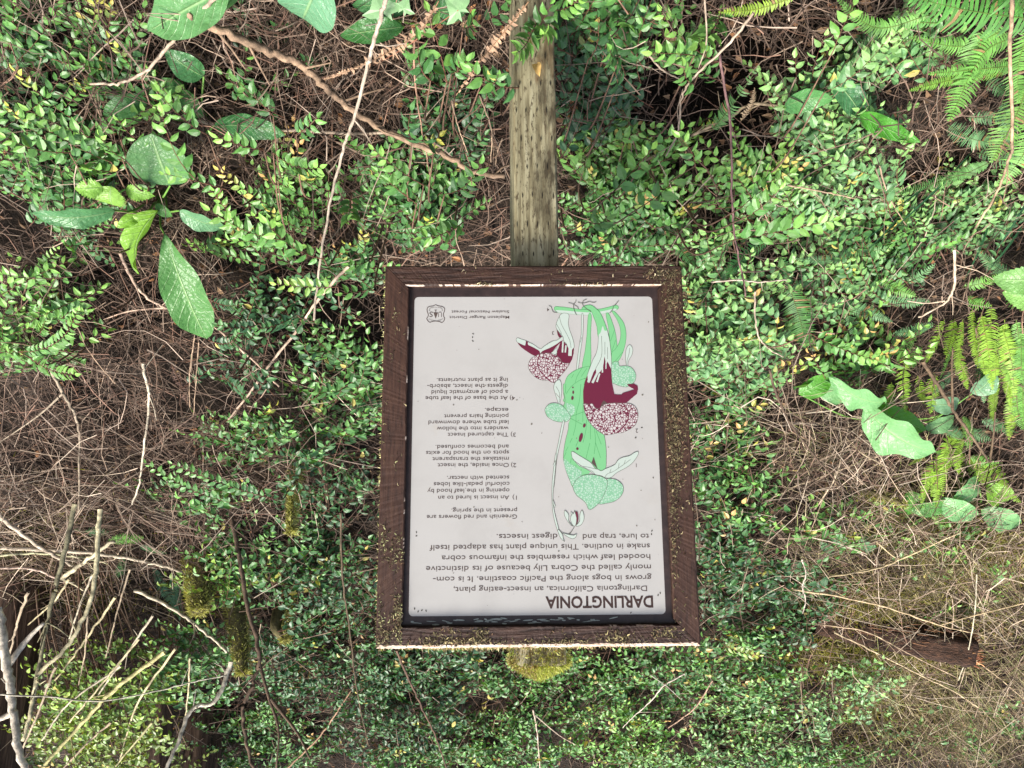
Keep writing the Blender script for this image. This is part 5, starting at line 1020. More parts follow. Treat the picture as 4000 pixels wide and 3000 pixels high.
# ------------------------------------------------------------------ broad leaves
def blade(mb, A, Bp, wd, col, sag=.15, fold=.25, nb=None, serr=0.0, egg=.42, ripple=.02, pw=.62):
    """one broad leaf from stalk end A to tip Bp"""
    A = np.asarray(A); Bp = np.asarray(Bp)
    L = np.linalg.norm(Bp - A)
    T = (Bp - A) / L
    nb = np.array([0, -.8, .6]) if nb is None else np.asarray(nb, float)
    N_ = unit(nb - (T @ nb) * T); B = np.cross(N_, T)
    nu, nv = (61 if serr else 25), 9
    u = np.linspace(0, 1, nu); v = np.linspace(-1, 1, nv)
    prof = (u ** pw) * ((1 - u) ** (pw * (1 - egg) / egg)) 
    prof = prof / prof.max()
    U, Vv = np.meshgrid(u, v, indexing='ij')
    hwid = wd / 2 * prof[:, None] * (1 + serr * (((u * 11) % 1.0) - .5)[:, None] * 1.6)
    ph = rng.random() * 6
    z = -sag * L * (2 * U - 1) ** 2 + sag * L + fold * hwid * np.abs(Vv) ** 1.4 + ripple * L * np.sin(U * 17 + ph + Vv * 2) * np.abs(Vv) ** 2
    X = A + T * (U * L)[..., None] + B * (Vv * hwid)[..., None] + N_ * z[..., None]
    i, j = np.meshgrid(np.arange(nu - 1), np.arange(nv - 1), indexing='ij')
    a = i * nv + j
    f4 = np.stack([a, a + 1, a + nv + 1, a + nv], -1).reshape(-1, 4)
    mb.add(X.reshape(-1, 3), None, f4, np.array(col) * rng.uniform(.9, 1.1), np.stack([Vv, U], -1).reshape(-1, 2))
def broad(label, leaves, stalk_root=None, mat=None, name="broadleaf_plant", lift=.2, cat="plant"):
    """> leaf_blade each, and one stalk mesh per leaf. leaves: (ax, ay, bx, by, width px, colour, opts)"""
    x0, y0 = (leaves[0][0], leaves[0][1]) if stalk_root is None else stalk_root
    root = on_bank(x0, y0, 0.0)
    e = empty(name, tuple(root))
    tag(e, label, cat, "broad leaved plants on the bank" if mat is None else None)
    for lf in leaves:
        ax, ay, bx, by, wpx, col = lf[:6]
        op = dict(lf[6]) if len(lf) > 6 else {}
        l0 = op.pop('l0', lift); l1 = op.pop('l1', lift)
        A = on_bank(ax, ay, l0); Bp = on_bank(bx, by, l1)
        dist = np.linalg.norm((A + Bp) / 2 - EYE)
        mb = MB()
        blade(mb, A, Bp, wpx * 4000 / 2212 / FPX * dist, col, **op)
        mb.build("leaf_blade", mat or M_broad, e)
        sm = MB()
        mid = (root + A) / 2 + np.array([0, -.02, .05])
        tube(sm, spline([root, mid, A], 10), np.linspace(.0038, .0026, 10), (.13, .27, .05), 6, False)
        sm.build("stalk", M_stem, e)
    return e
BL, BLD, BLY, BLP = (.095, .26, .065), (.055, .175, .058), (.19, .38, .04), (.17, .37, .145)
broad("broad-leaved plant with the longest spear shaped leaf hanging over brown twigs", [
    (355, 505, 447, 732, 84, (.085, .235, .06), dict(l0=.3, l1=.38, nb=(-.15, -.85, .55), fold=.3, sag=.06, pw=.95, egg=.56)),
    (342, 455, 300, 592, 62, BLY, dict(l0=.3, l1=.3, nb=(.5, -.8, .2), fold=.5)),
    (388, 455, 487, 488, 44, (.11, .25, .12), dict(l0=.3, l1=.3, nb=(.1, -.5, .85), sag=.12)),
    (248, 455, 64, 459, 40, (.07, .20, .075), dict(l0=.3, l1=.32, nb=(0, -.5, .8))),
    (305, 462, 252, 492, 24, BLY, dict(l0=.28, l1=.3)),
    (338, 440, 372, 468, 22, BL, dict(l0=.25, l1=.25)),
    (368, 400, 326, 288, 112, (.09, .21, .075), dict(l0=.3, l1=.36, nb=(-.1, -.75, .7), egg=.5, sag=.05))], (358, 400))
broad("broad-leaved plant with dark leaves between the thick branch and the curved twig", [
    (440, 165, 355, 108, 50, BLD, dict(l0=.2, l1=.22)), (395, 182, 298, 203, 34, BL, dict(l0=.16, l1=.16)), (388, 195, 440, 254, 40, BL, dict(l0=.16, l1=.16)),
    (318, 215, 222, 248, 40, (.07, .2, .055), dict(l0=.2, l1=.2)), (462, 272, 618, 292, 52, (.045, .16, .045), dict(l0=.22, l1=.22, nb=(0, -.6, .8), sag=-.15))], (452, 250))
broad("large pale green leaf cut by the photo's top edge beside the curved twig", [(500, -30, 322, 68, 92, (.10, .25, .085), dict(l0=.34, l1=.34, nb=(.1, -.75, .65), sag=.05)), (520, -20, 400, 20, 60, (.10, .25, .085), dict(l0=.28, l1=.28))], (520, -40))
broad("round bluish leaf entering from the photo's top edge", [(700, -60, 655, 40, 108, (.12, .28, .15), dict(l0=.34, l1=.34, egg=.55, nb=(0, -.5, .85)))], (720, -40))
broad("dark leaf lying flat between the maple leaf and the withered fern", [(872, 58, 735, 78, 46, (.04, .15, .035), dict(l0=.2, l1=.2)), (1010, 20, 930, 30, 46, BLD, dict(l0=.16, l1=.16)), (880, 20, 760, 10, 40, BLD, dict(l0=.15, l1=.15))], (850, 40))
broad("single curled green leaf beside the dark hollow", [(1693, 232, 1800, 214, 46, (.10, .29, .085), dict(l0=.3, l1=.3, nb=(0, -.5, .8), sag=-.2))], (1740, 190))
broad("narrow arching bright green leaf under the pale huckleberry leaves", [(1856, 248, 1988, 308, 36, (.07, .27, .025), dict(l0=.25, l1=.25, sag=-.12)), (1800, 170, 1865, 260, 46, (.05, .16, .06), dict(l0=.2, l1=.2))], (1850, 180))
broad("plant with four big pale bluish veined leaves among orange tipped sprays", [
    (1866, 878, 2032, 978, 92, BLP, dict(l0=.24, l1=.30, nb=(0, -.35, .95), egg=.40, ripple=.045, pw=.85)),
    (1860, 875, 1714, 838, 56, (.14, .31, .12), dict(l0=.24, l1=.26, sag=-.14, nb=(0, -.4, .9), ripple=.04, pw=.8)),
    (1912, 868, 1788, 812, 58, BLP, dict(l0=.26, l1=.28, nb=(.1, -.4, .9), ripple=.045, pw=.8)),
    (1868, 880, 2000, 930, 44, (.10, .30, .03), dict(l0=.2, l1=.22, nb=(.2, -.9, .2))),
    (1998, 925, 2061, 898, 34, (.13, .28, .11), dict(l0=.2, l1=.2)),
    (1725, 850, 1800, 810, 44, (.08, .26, .03), dict(l0=.22, l1=.22, nb=(-.3, -.9, .2))),
    (2070, 870, 2000, 870, 36, (.15, .30, .16), dict(l0=.18, l1=.18)),
    (2100, 850, 2150, 800, 44, (.15, .30, .16), dict(l0=.18, l1=.18))], (1920, 900))
broad("plant with pale leaves at the foot of the deer fern crown", [(2110, 1030, 2047, 1085, 40, BLP, dict(l0=.16, l1=.2)), (2135, 1045, 2172, 1085, 44, BLY, dict(l0=.16, l1=.18, egg=.5)), (1966, 1100, 2052, 1078, 34, (.10, .28, .06), dict(l0=.16, l1=.18)), (2022, 1080, 2112, 1112, 44, BLP, dict(l0=.16, l1=.18)), (1962, 1060, 1975, 1110, 40, (.09, .28, .04), dict(l0=.14, l1=.14)), (2120, 1100, 2205, 1130, 44, BLP, dict(l0=.14, l1=.16))], (2110, 1080))
broad("pair of toothed pale green leaves at the photo's right edge", [(2260, 600, 2142, 602, 52, (.17, .36, .10), dict(l0=.28, l1=.28, serr=.1)), (2260, 640, 2165, 632, 50, (.20, .40, .10), dict(l0=.28, l1=.28, serr=.1))], (2260, 660))
broad("three toothed bright leaflets beside the blue-green huckleberry", [(222, 405, 160, 408, 34, (.19, .38, .06), dict(l0=.36, l1=.36, serr=.22, egg=.35)), (240, 402, 242, 442, 62, (.21, .40, .06), dict(l0=.36, l1=.36, serr=.22, egg=.5)), (272, 408, 336, 424, 30, (.19, .38, .06), dict(l0=.36, l1=.36, serr=.22, egg=.35))], (240, 380))
broad("pale leaves on the litter above the rotten log", [(1790, 1150, 1830, 1170, 22, (.14, .3, .14), {}), (1850, 1165, 1890, 1185, 22, (.14, .3, .14), {}), (1770, 1170, 1800, 1190, 18, (.14, .3, .14), {}), (2010, 1110, 2050, 1125, 26, (.2, .4, .06), {})], (1830, 1150), lift=.12)

# maple leaves: five pointed lobes
def maple(label, cx, cy, size, turn, lift, extra=()):
    e = None
    for k, (x, y, s, t) in enumerate(((cx, cy, size, turn),) + tuple(extra)):
        c = on_bank(x, y, lift)
        if e is None:
            e = empty("maple_sprig", tuple(c)); tag(e, label, "plant")
        pts = []
        for a, r in ((-90, .12), (-60, .55), (-38, .36), (-18, .62), (2, .9), (16, .52), (34, .48), (52, .52), (72, .62), (90, 1.08), (108, .62), (128, .52), (146, .48), (164, .52), (178, .9), (198, .62), (218, .36), (240, .55)):
            pts.append((r * math.cos(R_(a)), r * math.sin(R_(a))))
        sc = s * 4000 / 2212 / FPX * np.linalg.norm(c - EYE)
        n_ = unit([.1, -.75, .65]); tx = unit(np.cross([0, 0, 1], n_)); ty = np.cross(n_, tx)
        ct, st = math.cos(t), math.sin(t)
        V = [c] + [c + sc * ((px * ct - py * st) * tx + (px * st + py * ct) * ty - .12 * (px * px + py * py) * n_) for px, py in pts]
        mb = MB(); K = len(pts)
        mb.add(V, [(0, 1 + i, 1 + (i + 1) % K) for i in range(K)], None, (.15, .29, .12))
        mb.build("leaf_blade", M_leaf, e, smooth=False)
    mb = MB()
    b = on_bank(cx - 20, cy + 120, 0)
    tube(mb, spline([b, (b + c) / 2 + np.array([0, -.1, .1]), c], 8), .0012, (.3, .12, .07), 4, False)
    mb.build("stalk", M_stem, e)
maple("pale green five lobed maple leaf at the photo's top edge beside the long stem", 826, 22, 48, 3.3, .36, ((872, 18, 26, 2.6), (990, 22, 40, 3.9)))
mb = MB()
blade(mb, at_y(1158, 138, 1.43), at_y(1165, 166, 1.42), .020, (.50, .33, .12), fold=.6)
tag(mb.build("withered_leaf", M_dry), "small yellow withered leaf hanging in front of the post", "leaf")

# sedge blades
def sedge(label, strips, lift=.3):
    e = None
    for a, b in strips:
        A = on_bank(*a, lift * .3); Bp = on_bank(*b, lift)
        if e is None:
            e = empty("sedge_tuft", tuple(on_bank(*a, 0))); tag(e, label, "grass")
        mb = MB()
        blade(mb, A, Bp, .0085, (.025, .095, .035), sag=.04, fold=.5, egg=.35, ripple=0)
        mb.build("leaf_blade", M_leaf, e)
sedge("dark sedge with straight narrow blades crossing the pale huckleberry leaves", [((2103, 322), (1893, 525)), ((1977, 420), (1858, 556)), ((2040, 360), (1900, 470)), ((2000, 400), (1840, 540))])
sedge("dark sedge blades leaning at the photo's right edge below the tan stem", [((2225, 420), (2141, 553)), ((2212, 480), (2120, 600)), ((2140, 470), (2080, 610))])

# ------------------------------------------------------------------ branches, one thing each
PALE, TAN, BRN, DRK, WHT, MOSSY, PURP = (.34, .265, .195), (.32, .225, .14), (.20, .125, .08), (.05, .036, .026), (.46, .40, .32), (.32, .30, .14), (.15, .085, .08)
def branch(label, pts, r_mm, col, lift=(.25, .25), name="bare_branch", side=(), group=None, yfix=None):
    xy = np.array(pts, float)
    lf = np.linspace(lift[0], lift[1], len(xy))
    P = on_bank(xy[:, 0], xy[:, 1], lf) if yfix is None else at_y(xy[:, 0], xy[:, 1], np.linspace(yfix[0], yfix[1], len(xy)))
    # iron out jumps in depth so that the wood runs smoothly
    if len(P) > 2:
        y = P[:, 1].copy(); y[1:-1] = .25 * y[:-2] + .5 * y[1:-1] + .25 * y[2:]
        d = ray(xy[:, 0], xy[:, 1]); P = EYE + d * (y / d[:, 1])[:, None]
    n = max(10, len(P) * 6)
    C = spline(P, n)
    C += rng.normal(0, 1, C.shape) * (r_mm * .00020 + .0003)
    mb = MB()
    c = np.array(col) * (1 + .22 * rng.normal(0, 1, (n, 1)))
    tube(mb, C, np.linspace(r_mm * 1.1, r_mm * .75, n) / 1000, c.clip(.01, .9), 7, True, .10)
    # side twigs and knots
    for q in range(max(1, int(n / 9))):
        k = rng.integers(2, n - 2)
        d = unit(unit(C[k] - C[k - 1]) * .7 + rng.normal(0, .8, 3))
        ln = rng.uniform(.02, .13)
        tube(mb, [C[k], C[k] + d * ln * .5 + rng.normal(0, .006, 3), C[k] + d * ln], np.array([.45, .32, .2]) * r_mm / 1000, np.array(col) * .9, 4, False)
    for sp in side:
        s = np.array(sp, float)
        Q = on_bank(s[:, 0], s[:, 1], np.linspace(lift[0], lift[1], len(s))) if yfix is None else at_y(s[:, 0], s[:, 1], np.full(len(s), yfix[1]))
        tube(mb, spline(Q, 12), np.linspace(r_mm * .8, r_mm * .4, 12) / 1000, np.array(col), 6, True, .2)
    o = mb.build(name, M_bark)
    tag(o, label, "branch", group)
    return o
branch("thick reddish brown branch slanting from the large top leaf down to the post", [(410, 36), (472, 63), (546, 98), (602, 119), (648, 140), (686, 172), (721, 205), (765, 240), (824, 277), (880, 305), (964, 336), (1016, 368), (1090, 382)], 9.5, (.25, .17, .11), (.36, .30))
branch("pale thin twig curving from the top edge into the yellow shoot", [(466, -5), (413, 49), (368, 95), (322, 147), (280, 172), (245, 182), (196, 180)], 4.2, PALE, (.36, .34))
branch("grey level branch behind the narrow broad leaf and the long stem", [(315, 231), (385, 252), (455, 266), (560, 273), (612, 280), (774, 289), (870, 285)], 5.5, PALE, (.14, .16))
branch("long pale stem crossing the thick branch from the maple leaf to the hollow", [(834, -5), (820, 46), (800, 116), (793, 147), (765, 252), (744, 315), (717, 420), (693, 553), (678, 690)], 4.6, (.38, .31, .24), (.42, .42))
branch("thin reddish stem hanging straight behind the bright glossy leaves", [(894, 84), (897, 182), (911, 280), (929, 378)], 2.4, (.30, .18, .12), (.3, .26))
branch("tan stem descending along the right edge in front of the ferns", [(2187, -8), (2183, 140), (2187, 308), (2180, 340), (2155, 413), (2106, 493)], 4, TAN, (.45, .42))
branch("purple-brown stem running straight down to the white level twig", [(1553, 115), (1578, 280), (1581, 413), (1585, 497), (1595, 553), (1612, 640)], 3.2, PURP, (.34, .34))
branch("pale forked stem leaning over the black hollow", [(1627, 28), (1578, 91), (1508, 157), (1473, 210), (1466, 280), (1440, 336)], 3, PALE, (.36, .34), side=([(1522, -5), (1526, 90), (1508, 150)],))
branch("grey branch lying across the black hollow to the curled green leaf", [(1380, 355), (1438, 322), (1490, 294), (1578, 252), (1620, 227), (1690, 227)], 5, (.30, .23, .15), (.12, .16), side=([(1785, 124), (1683, 203), (1600, 245)],))
branch("whitish twig fork standing out of the dark beside the thin grey stem", [(1395, 110), (1430, 150), (1470, 172)], 2.5, PALE, (.2, .2))
branch("pale twig bending round behind the longest broad leaf", [(259, 545), (280, 592), (308, 633), (343, 658), (400, 680), (455, 700), (560, 791), (602, 836)], 4.6, (.42, .30, .22), (.22, .2), side=([(353, 665), (280, 672), (224, 690)],))
branch("pale upright stick rising free of the brown twig slope", [(308, 784), (318, 833), (322, 868), (311, 966), (301, 1043), (285, 1090)], 4.5, (.46, .40, .30), (.26, .26))
branch("grey stick that darkens below a pale fork on the twig slope", [(105, 791), (136, 850), (164, 903), (171, 955), (171, 1110)], 5, (.26, .21, .15), (.24, .24), side=([(136, 850), (80, 900), (0, 955)],))
branch("slanting pale stick crossing the dark hollow beside the frame", [(752, 574), (679, 658), (644, 710), (574, 798), (539, 850), (493, 906)], 5, (.42, .31, .23), (.2, .2))
branch("dark brown stem from the hollow to the short mossy stub", [(660, 950), (690, 1010), (705, 1080), (690, 1150)], 5, (.14, .085, .055), (.16, .16))
branch("pale branch entering at the left edge and sloping into the brush pile", [(-10, 1105), (35, 1144), (112, 1197), (157, 1221)], 9, (.44, .36, .27), (.3, .28))
branch("long pale level branch across the brush pile", [(-10, 1183), (140, 1190), (266, 1204), (350, 1221), (394, 1237)], 8, (.50, .42, .31), (.26, .24))
branch("second level branch close under the long pale one", [(-10, 1200), (70, 1195), (150, 1200), (230, 1215)], 6, (.42, .40, .24), (.24, .24))
branch("lowest pale branch over the dark cedar trunk's base", [(-10, 1225), (70, 1228), (122, 1249)], 7, (.46, .34, .27), (.3, .26))
branch("short thick pale branch rising to the brush pile's crest", [(133, 1249), (182, 1214), (245, 1169)], 10, (.48, .42, .28), (.3, .28), side=([(133, 1249), (160, 1262), (180, 1275)],))
branch("grey lichened pole leaning in front of the dark trunk", [(161, 1090), (140, 1186), (122, 1263), (105, 1333), (87, 1421), (63, 1561)], 9, (.22, .20, .12), (.36, .32), yfix=(2.95, 3.05))
branch("mossy pale pole standing with a bent foot beside the grey pole", [(217, 1100), (210, 1169), (203, 1274), (168, 1358), (140, 1403), (84, 1456), (70, 1519), (50, 1600)], 8.5, (.44, .39, .24), (.34, .32), yfix=(2.9, 3.0))
branch("stout white barked branch in the photo's bottom left corner", [(-6, 1316), (10, 1403), (24, 1491), (31, 1561), (52, 1670)], 16, (.50, .44, .35), (.42, .40), side=([(15, 1440), (60, 1380), (95, 1345)], [(28, 1540), (-15, 1560)]), yfix=(2.8, 2.85))
branch("thin pale twig sweeping level over the bottom left branches", [(-10, 1500), (105, 1505), (210, 1514), (315, 1498), (420, 1473), (490, 1459)], 2.6, (.36, .33, .26), (.55, .5), yfix=(2.5, 2.6))
branch("yellowish mossy branch slanting below the reddish trunk", [(355, 1410), (280, 1463), (227, 1508), (196, 1543), (122, 1624), (90, 1660)], 8, (.48, .44, .20), (.32, .32), yfix=(3.1, 3.15))
branch("pale bent branch climbing to the pointed moss stub", [(290, 1274), (350, 1302), (406, 1337), (441, 1365), (490, 1407)], 6.5, (.54, .46, .33), (.28, .3), yfix=(3.1, 3.15))
branch("white branch with a sharp elbow under the pointed moss stub", [(500, 1430), (465, 1512), (413, 1533), (385, 1603), (355, 1668)], 9, (.46, .41, .32), (.34, .32), yfix=(3.3, 3.2))
branch("crooked dark brown stem forking below the mossy stubs", [(497, 1100), (518, 1211), (532, 1298), (553, 1379), (560, 1428), (546, 1477), (525, 1533), (532, 1596), (549, 1668)], 8.5, (.10, .065, .042), (.42, .38), side=([(560, 1432), (581, 1508), (602, 1578), (596, 1665)], [(585, 1510), (640, 1580), (670, 1640)]), yfix=(3.05, 3.15))
branch("reddish stem slanting out of the bottom edge beside the forked stem", [(610, 1668), (686, 1596), (759, 1491)], 4.5, (.26, .16, .10), (.36, .34))
branch("dark stem slanting to the bottom edge below the post top", [(856, 1405), (894, 1491), (918, 1543), (943, 1596), (966, 1666)], 5, (.10, .06, .04), (.36, .36))
branch("dark straight stem passing close by the frame's upper corner", [(736, 1106), (740, 1246), (754, 1351), (771, 1491), (796, 1610)], 4, (.085, .06, .035), (.36, .36))
branch("white forked twig slanting through the bottom leaves", [(1480, 1455), (1436, 1480), (1405, 1515), (1366, 1550), (1345, 1572)], 3.2, (.42, .36, .30), (.36, .34), side=([(1405, 1458), (1436, 1480)], [(1436, 1478), (1470, 1510)]))
branch("pale upright twig at the bottom edge below the post top", [(1152, 1535), (1160, 1580), (1167, 1666)], 4, (.46, .36, .28), (.34, .34), side=([(1156, 1545), (1209, 1589), (1250, 1612)],))
branch("brown twig leaning at the bottom between the shrub and the white forked twig", [(1540, 1470), (1500, 1530), (1440, 1575)], 3.5, (.3, .2, .14), (.3, .3))
branch("long tan stem lying across the rotten log", [(1711, 1272), (1823, 1291), (1928, 1316), (2033, 1351), (2131, 1374)], 4, (.50, .38, .22), (.3, .3), side=([(2222, 1300), (2103, 1330), (2033, 1350)],))
branch("long tan stem slanting below the rotten log to the corner", [(1802, 1366), (1893, 1410), (1984, 1456), (2068, 1498), (2112, 1528)], 3.8, (.46, .36, .22), (.28, .26))
branch("thin brown stem touching the underside of the rotten log", [(1764, 1348), (1872, 1365), (1963, 1412), (2068, 1464)], 3, (.38, .28, .18), (.32, .3))
branch("tan stem arching over the litter above the rotten log", [(1781, 1248), (1893, 1228), (1963, 1200), (2078, 1148)], 4, (.48, .38, .22), (.26, .26), side=([(1893, 1170), (1935, 1205), (1960, 1200)],))
branch("thin tan stem running out of the right edge below the broken log end", [(2075, 1400), (2138, 1449), (2222, 1518)], 3.2, (.42, .32, .2), (.2, .2))
branch("short white twig upright over the left end of the rotten log", [(1732, 1208), (1741, 1240), (1733, 1268), (1740, 1296), (1734, 1325)], 2.6, (.44, .37, .30), (.36, .34))
branch("grey upright dry stalk beside the broken log end", [(2110, 1240), (2105, 1330), (2088, 1420), (2070, 1470)], 2.8, (.40, .36, .26), (.3, .3))
branch("white straight level twig beside the frame's lichen corner", [(1535, 610), (1590, 605), (1640, 609), (1700, 604)], 2.8, (.42, .34, .27), (.3, .3))
branch("pale crooked twig hanging beside the tall dark fern frond", [(1630, 630), (1634, 710), (1655, 749), (1692, 771)], 2.6, (.40, .32, .24), (.34, .34))
branch("dark stout stem slanting behind the deer fern crown", [(1992, 780), (2033, 843), (2061, 889), (2103, 948), (2138, 998)], 6, (.11, .075, .045), (.3, .3), side=([(2138, 998), (2146, 940), (2150, 890)], [(2058, 880), (2056, 800), (2058, 750)]))
branch("pale forked twig above the grey-green fern", [(2061, 540), (2061, 616), (2040, 654), (1984, 686)], 4, (.54, .42, .3), (.32, .3), side=([(2040, 650), (2000, 655), (1960, 650)],))
branch("dark thin stem slanting past the pale veined leaves to the litter", [(1662, 798), (1683, 868), (1718, 931), (1788, 1018), (1830, 1065)], 3.8, (.09, .06, .04), (.36, .34))
branch("brown dry stem in the litter below the dark thin stem", [(1640, 1090), (1720, 1050), (1800, 1020), (1900, 985), (1960, 970)], 3.4, (.46, .36, .24), (.12, .12))
branch("thin pale stem looping above the rotten log's mossy bank", [(1760, 1100), (1800, 1040), (1830, 965), (1870, 985), (1920, 1010)], 3, (.50, .40, .28), (.16, .16))
for x0, y0, x1, y1, r_ in ((60, 1280, 20, 1420, 5), (250, 1290, 120, 1470, 5), (330, 1330, 200, 1520, 4.5), (300, 1380, 150, 1560, 4), (380, 1400, 260, 1640, 4.5), (200, 1240, 150, 1380, 4), (260, 1440, 90, 1600, 4), (150, 1250, 60, 1350, 4.5), (280, 1230, 230, 1420, 3.5), (120, 1440, 40, 1640, 4.5), (330, 1560, 240, 1668, 4), (410, 1420, 400, 1560, 3.5), (240, 1560, 130, 1668, 4.5), (190, 1330, 170, 1480, 3.5)):
    branch("thin pale slanting stem in the branch tangle by the dark cedar trunk", [(x0, y0), ((x0 + x1) / 2 + rng.normal(0, 8), (y0 + y1) / 2), (x1, y1)], r_, [(.40, .34, .20), (.32, .25, .17), (.44, .38, .28), (.26, .24, .12)][int(rng.integers(4))], name="slanting_stem", group="slanting stems by the cedar trunk", yfix=(3.1 + rng.uniform(-.2, .2), 3.3 + rng.uniform(-.2, .3)))
for q, (lab, x0, y0, x1, y1) in enumerate((
    ("thin brown stem hanging between the branch and the post, longest of three", 975, 215, 1010, 330), ("pale thread-like stem beside the post under the glossy leaves", 1035, 205, 1060, 350), ("short curved pale stem nearest the post", 1085, 300, 1070, 360),
    ("thin stem rising from the hollow beside the dark trunk gap", 420, 730, 410, 880), ("thin upright stem in the black hollow", 430, 740, 418, 900), ("fine brown stem slanting over the twig slope", 160, 690, 250, 830),
    ("fine pale stem slanting between the dark fern fronds", 1680, 510, 1640, 430), ("fine tan stem among the pale small leaves", 1900, 360, 1960, 490), ("fine brown stem crossing the pale thicket level", 1700, 400, 1850, 430))):
    branch(lab, [(x0, y0), ((x0 + x1) / 2 + rng.normal(0, 8), (y0 + y1) / 2), (x1, y1)], 2.0, (.34, .24, .16), (.28, .26), "thin_stem")

# ------------------------------------------------------------------ trunks, stubs and the rotten log
def trunk_mesh(mb, base, top, r0, r1, col, n=18, sides=22):
    C = spline([base, (base + top) / 2 + rng.normal(0, .02, 3), top], n)
    ang = np.arange(sides) / sides * 2 * np.pi
    rr = np.linspace(r0, r1, n)[:, None] * (1 + .10 * np.sin(5 * ang + 1)[None] + .05 * rng.normal(0, 1, (n, sides)))
    T = unit(top - base); N_ = unit(np.cross(T, [.2, 1, .1])); B = np.cross(T, N_)
    V = C[:, None] + rr[..., None] * (np.cos(ang)[None, :, None] * N_ + np.sin(ang)[None, :, None] * B)
    i, j = np.meshgrid(np.arange(n - 1), np.arange(sides), indexing='ij')
    f4 = np.stack([i * sides + j, i * sides + (j + 1) % sides, (i + 1) * sides + (j + 1) % sides, (i + 1) * sides + j], -1).reshape(-1, 4)
    e = (n - 1) * sides
    f3 = [(e, e + k, e + k + 1) for k in range(1, sides - 1)]
    mb.add(V.reshape(-1, 3), f3, f4, col)
def tree(label, px, py, r, lean, hgt=3.2):
    b = on_bank(px, py, 0.0)
    b[1] += r * .8
    e = empty("cedar_tree", tuple(b)); tag(e, label, "tree")
    mb = MB()
    trunk_mesh(mb, b - np.array([0, 0, .2]), b + np.array([lean, .1, hgt]), r * 1.15, r * .8, (.1, .06, .04))
    o = mb.build("trunk", M_trunk, e)
    return e
tree("dark fibrous cedar trunk at the photo's left edge behind the white branch", 8, 1225, .115, .06)
tree("slender reddish trunk with peeling bark between mossy branches", 345, 1380, .055, -.10)
tree("dark trunk base in shade behind the white elbowed branch", 435, 1520, .085, -.02)

def moss_stub(label, x0, y0, x1, y1, wpx, lift=.3, n=1500):
    A = on_bank(x0, y0, lift * .5); Bp = at_y(x1, y1, A[1] - .05)
    A = A - (Bp - A) * .35 + np.array([0, .05, 0])
    dist = np.linalg.norm(A - EYE)
    r = wpx * 4000 / 2212 / FPX * dist / 2
    e = empty("mossy_stub", tuple(A)); tag(e, label, "stub", "moss grown stubs")
    mb = MB(); trunk_mesh(mb, A, Bp, r * .8, r * .35, (.10, .085, .035), 10, 14); mb.build("wood", M_bark, e)
    t = rng.random(n); a = rng.random(n) * 2 * np.pi
    T = unit(Bp - A); N_ = unit(np.cross(T, [.2, 1, .1])); B = np.cross(T, N_)
    nr = np.cos(a)[:, None] * N_ + np.sin(a)[:, None] * B
    t[: n // 6] = 1.0
    base = A + (Bp - A) * t[:, None] + nr * (r * (.85 - .45 * t) * np.where(t == 1, np.sqrt(rng.random(n)), rng.uniform(.85, 1.25, n)))[:, None]
    mb = MB()
    blades(mb, base, nr * .8 + np.array([0, -.1, -.5]),   .017, .0015, pick([(.34, .35, .08), (.45, .45, .13), (.25, .25, .07), (.52, .49, .20), (.18, .16, .06)], n), .8)
    mb.build("moss", M_moss, e)
moss_stub("broad moss-covered stub under the yellow-green sprays", 425, 1235, 428, 1322, 70, n=2600)
moss_stub("pointed moss-covered stub behind the crooked dark stem", 505, 1310, 525, 1455, 52, n=2600)
moss_stub("narrow moss-covered stub nearest the frame", 632, 1040, 629, 1150, 28)
moss_stub("short moss-covered stub behind the forked dark stem", 612, 1310, 616, 1385, 34)
moss_stub("mossy hanging stick beside the deer fern", 1870, 1062, 1955, 1090, 16, .14, 700)

# rotten log with a splintered end
A = on_bank(1775, 1345, .22); Bp = on_bank(2062, 1398, .22)
A[1] = Bp[1] = (A[1] + Bp[1]) / 2
e = empty("rotten_log", tuple(A)); tag(e, "dark rotten log with an orange splintered end lying among tan stems", "log")
mb = MB()
trunk_mesh(mb, A, Bp, .060, .082, (.045, .026, .017), 26, 26)
M_rot = ramp_mat("rotten_wood", [(.3, (.010, .006, .004)), (.5, (.040, .021, .013)), (.72, (.12, .06, .035))], 16, (1.5, 9, 9), .9, 1.0, .02)
mb.build("body", M_rot, e)
sp = MB()
dl = unit(Bp - A)
for k in range(150):
    a_ = rng.random() * 6.283; q = np.sqrt(rng.random()) * .075
    b0 = Bp + np.array([0, math.cos(a_), math.sin(a_)]) * q - dl * rng.uniform(0, .05)
    ln = rng.uniform(.015, .07)
    tube(sp, [b0, b0 + dl * ln * .6 + rng.normal(0, .004, 3), b0 + dl * ln + rng.normal(0, .01, 3)], [.0045, .003, .0008], pick([(.34, .14, .06), (.46, .24, .11), (.58, .40, .24), (.2, .08, .04)], 1)[0], 4, False)
for k in range(60):
    t_ = rng.random(); b0 = A + (Bp - A) * t_ + np.array([0, -.05, -.04 + rng.normal(0, .03)])
    tube(sp, [b0, b0 + dl * .06 + rng.normal(0, .006, 3)], [.003, .001], pick([(.12, .06, .035), (.2, .1, .05)], 1)[0], 4, False)
sp.build("splinters", M_bark, e)

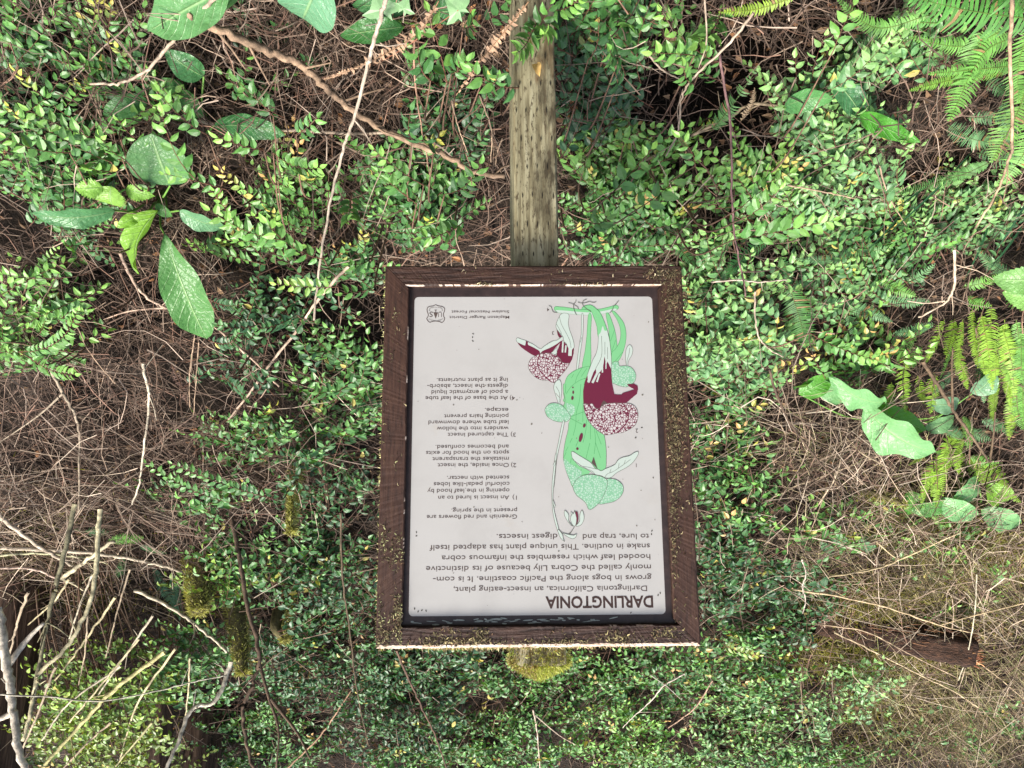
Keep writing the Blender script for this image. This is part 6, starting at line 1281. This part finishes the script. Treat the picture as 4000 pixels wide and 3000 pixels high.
# moss and dry grass over the slope near the log: stuff
def patch_blades(mb, patches, ln, wd, pal, up, spread):
    for cx, cy, rx, ry, n in patches:
        px = rng.normal(cx, rx, n); py = rng.normal(cy, ry, n)
        P = on_bank(px, py, rng.uniform(.0, .10, n))
        blades(mb, P, np.tile(up, (n, 1)), ln, wd, pick(pal, n), spread)
mb = MB()
patch_blades(mb, [(1880, 1300, 90, 26, 3600), (1860, 1415, 110, 26, 3600), (2120, 1200, 80, 50, 4200), (2000, 1160, 120, 30, 1600), (2060, 1340, 90, 30, 1600), (1900, 1500, 70, 60, 2600), (2010, 1420, 40, 30, 900), (190, 1290, 60, 40, 700), (440, 1290, 60, 30, 500), (150, 1130, 120, 60, 500), (1950, 1080, 80, 30, 700), (250, 1560, 160, 60, 900)],
             .030, .0022, [(.27, .27, .07), (.36, .34, .09), (.20, .19, .06), (.42, .37, .17)], (0, -.5, .7), .7)
tag(mb.build("moss_carpet", M_moss), "yellow-green moss spread over the slope around the log", "moss", kind="stuff")
mb = MB()
for cx, cy, n, ax in ((2080, 1560, 700, .5), (1950, 1480, 420, .3), (2180, 1450, 320, -.2), (1800, 1200, 260, .6), (2000, 1240, 320, .4), (2150, 1250, 240, .3), (1850, 1640, 240, .3), (2150, 1640, 300, .5), (1980, 1060, 160, .5), (1780, 970, 120, .8), (90, 1180, 120, .8)):
    px = rng.normal(cx, 70, n); py = rng.normal(cy, 45, n)
    P = on_bank(px, py, rng.uniform(.0, .14, n))
    for p in P:
        a_ = rng.normal(ax, .5); ln = rng.uniform(.10, .32)
        d = unit([math.sin(a_), -.45, .3 + .5 * math.cos(a_) * rng.choice([-1, 1])])
        tube(mb, spline([p, p + d * ln * .5 + rng.normal(0, .01, 3), p + d * ln + np.array([0, 0, -.10 * ln])], 5), [.0012, .0011, .0009, .0007, .0004], pick([(.42, .34, .2), (.5, .42, .27), (.32, .25, .14), (.26, .28, .1)], 1)[0], 3, False)
tag(mb.build("dry_grass", M_twig, smooth=False), "dry straw coloured grass on the slope near the log", "grass", kind="stuff")
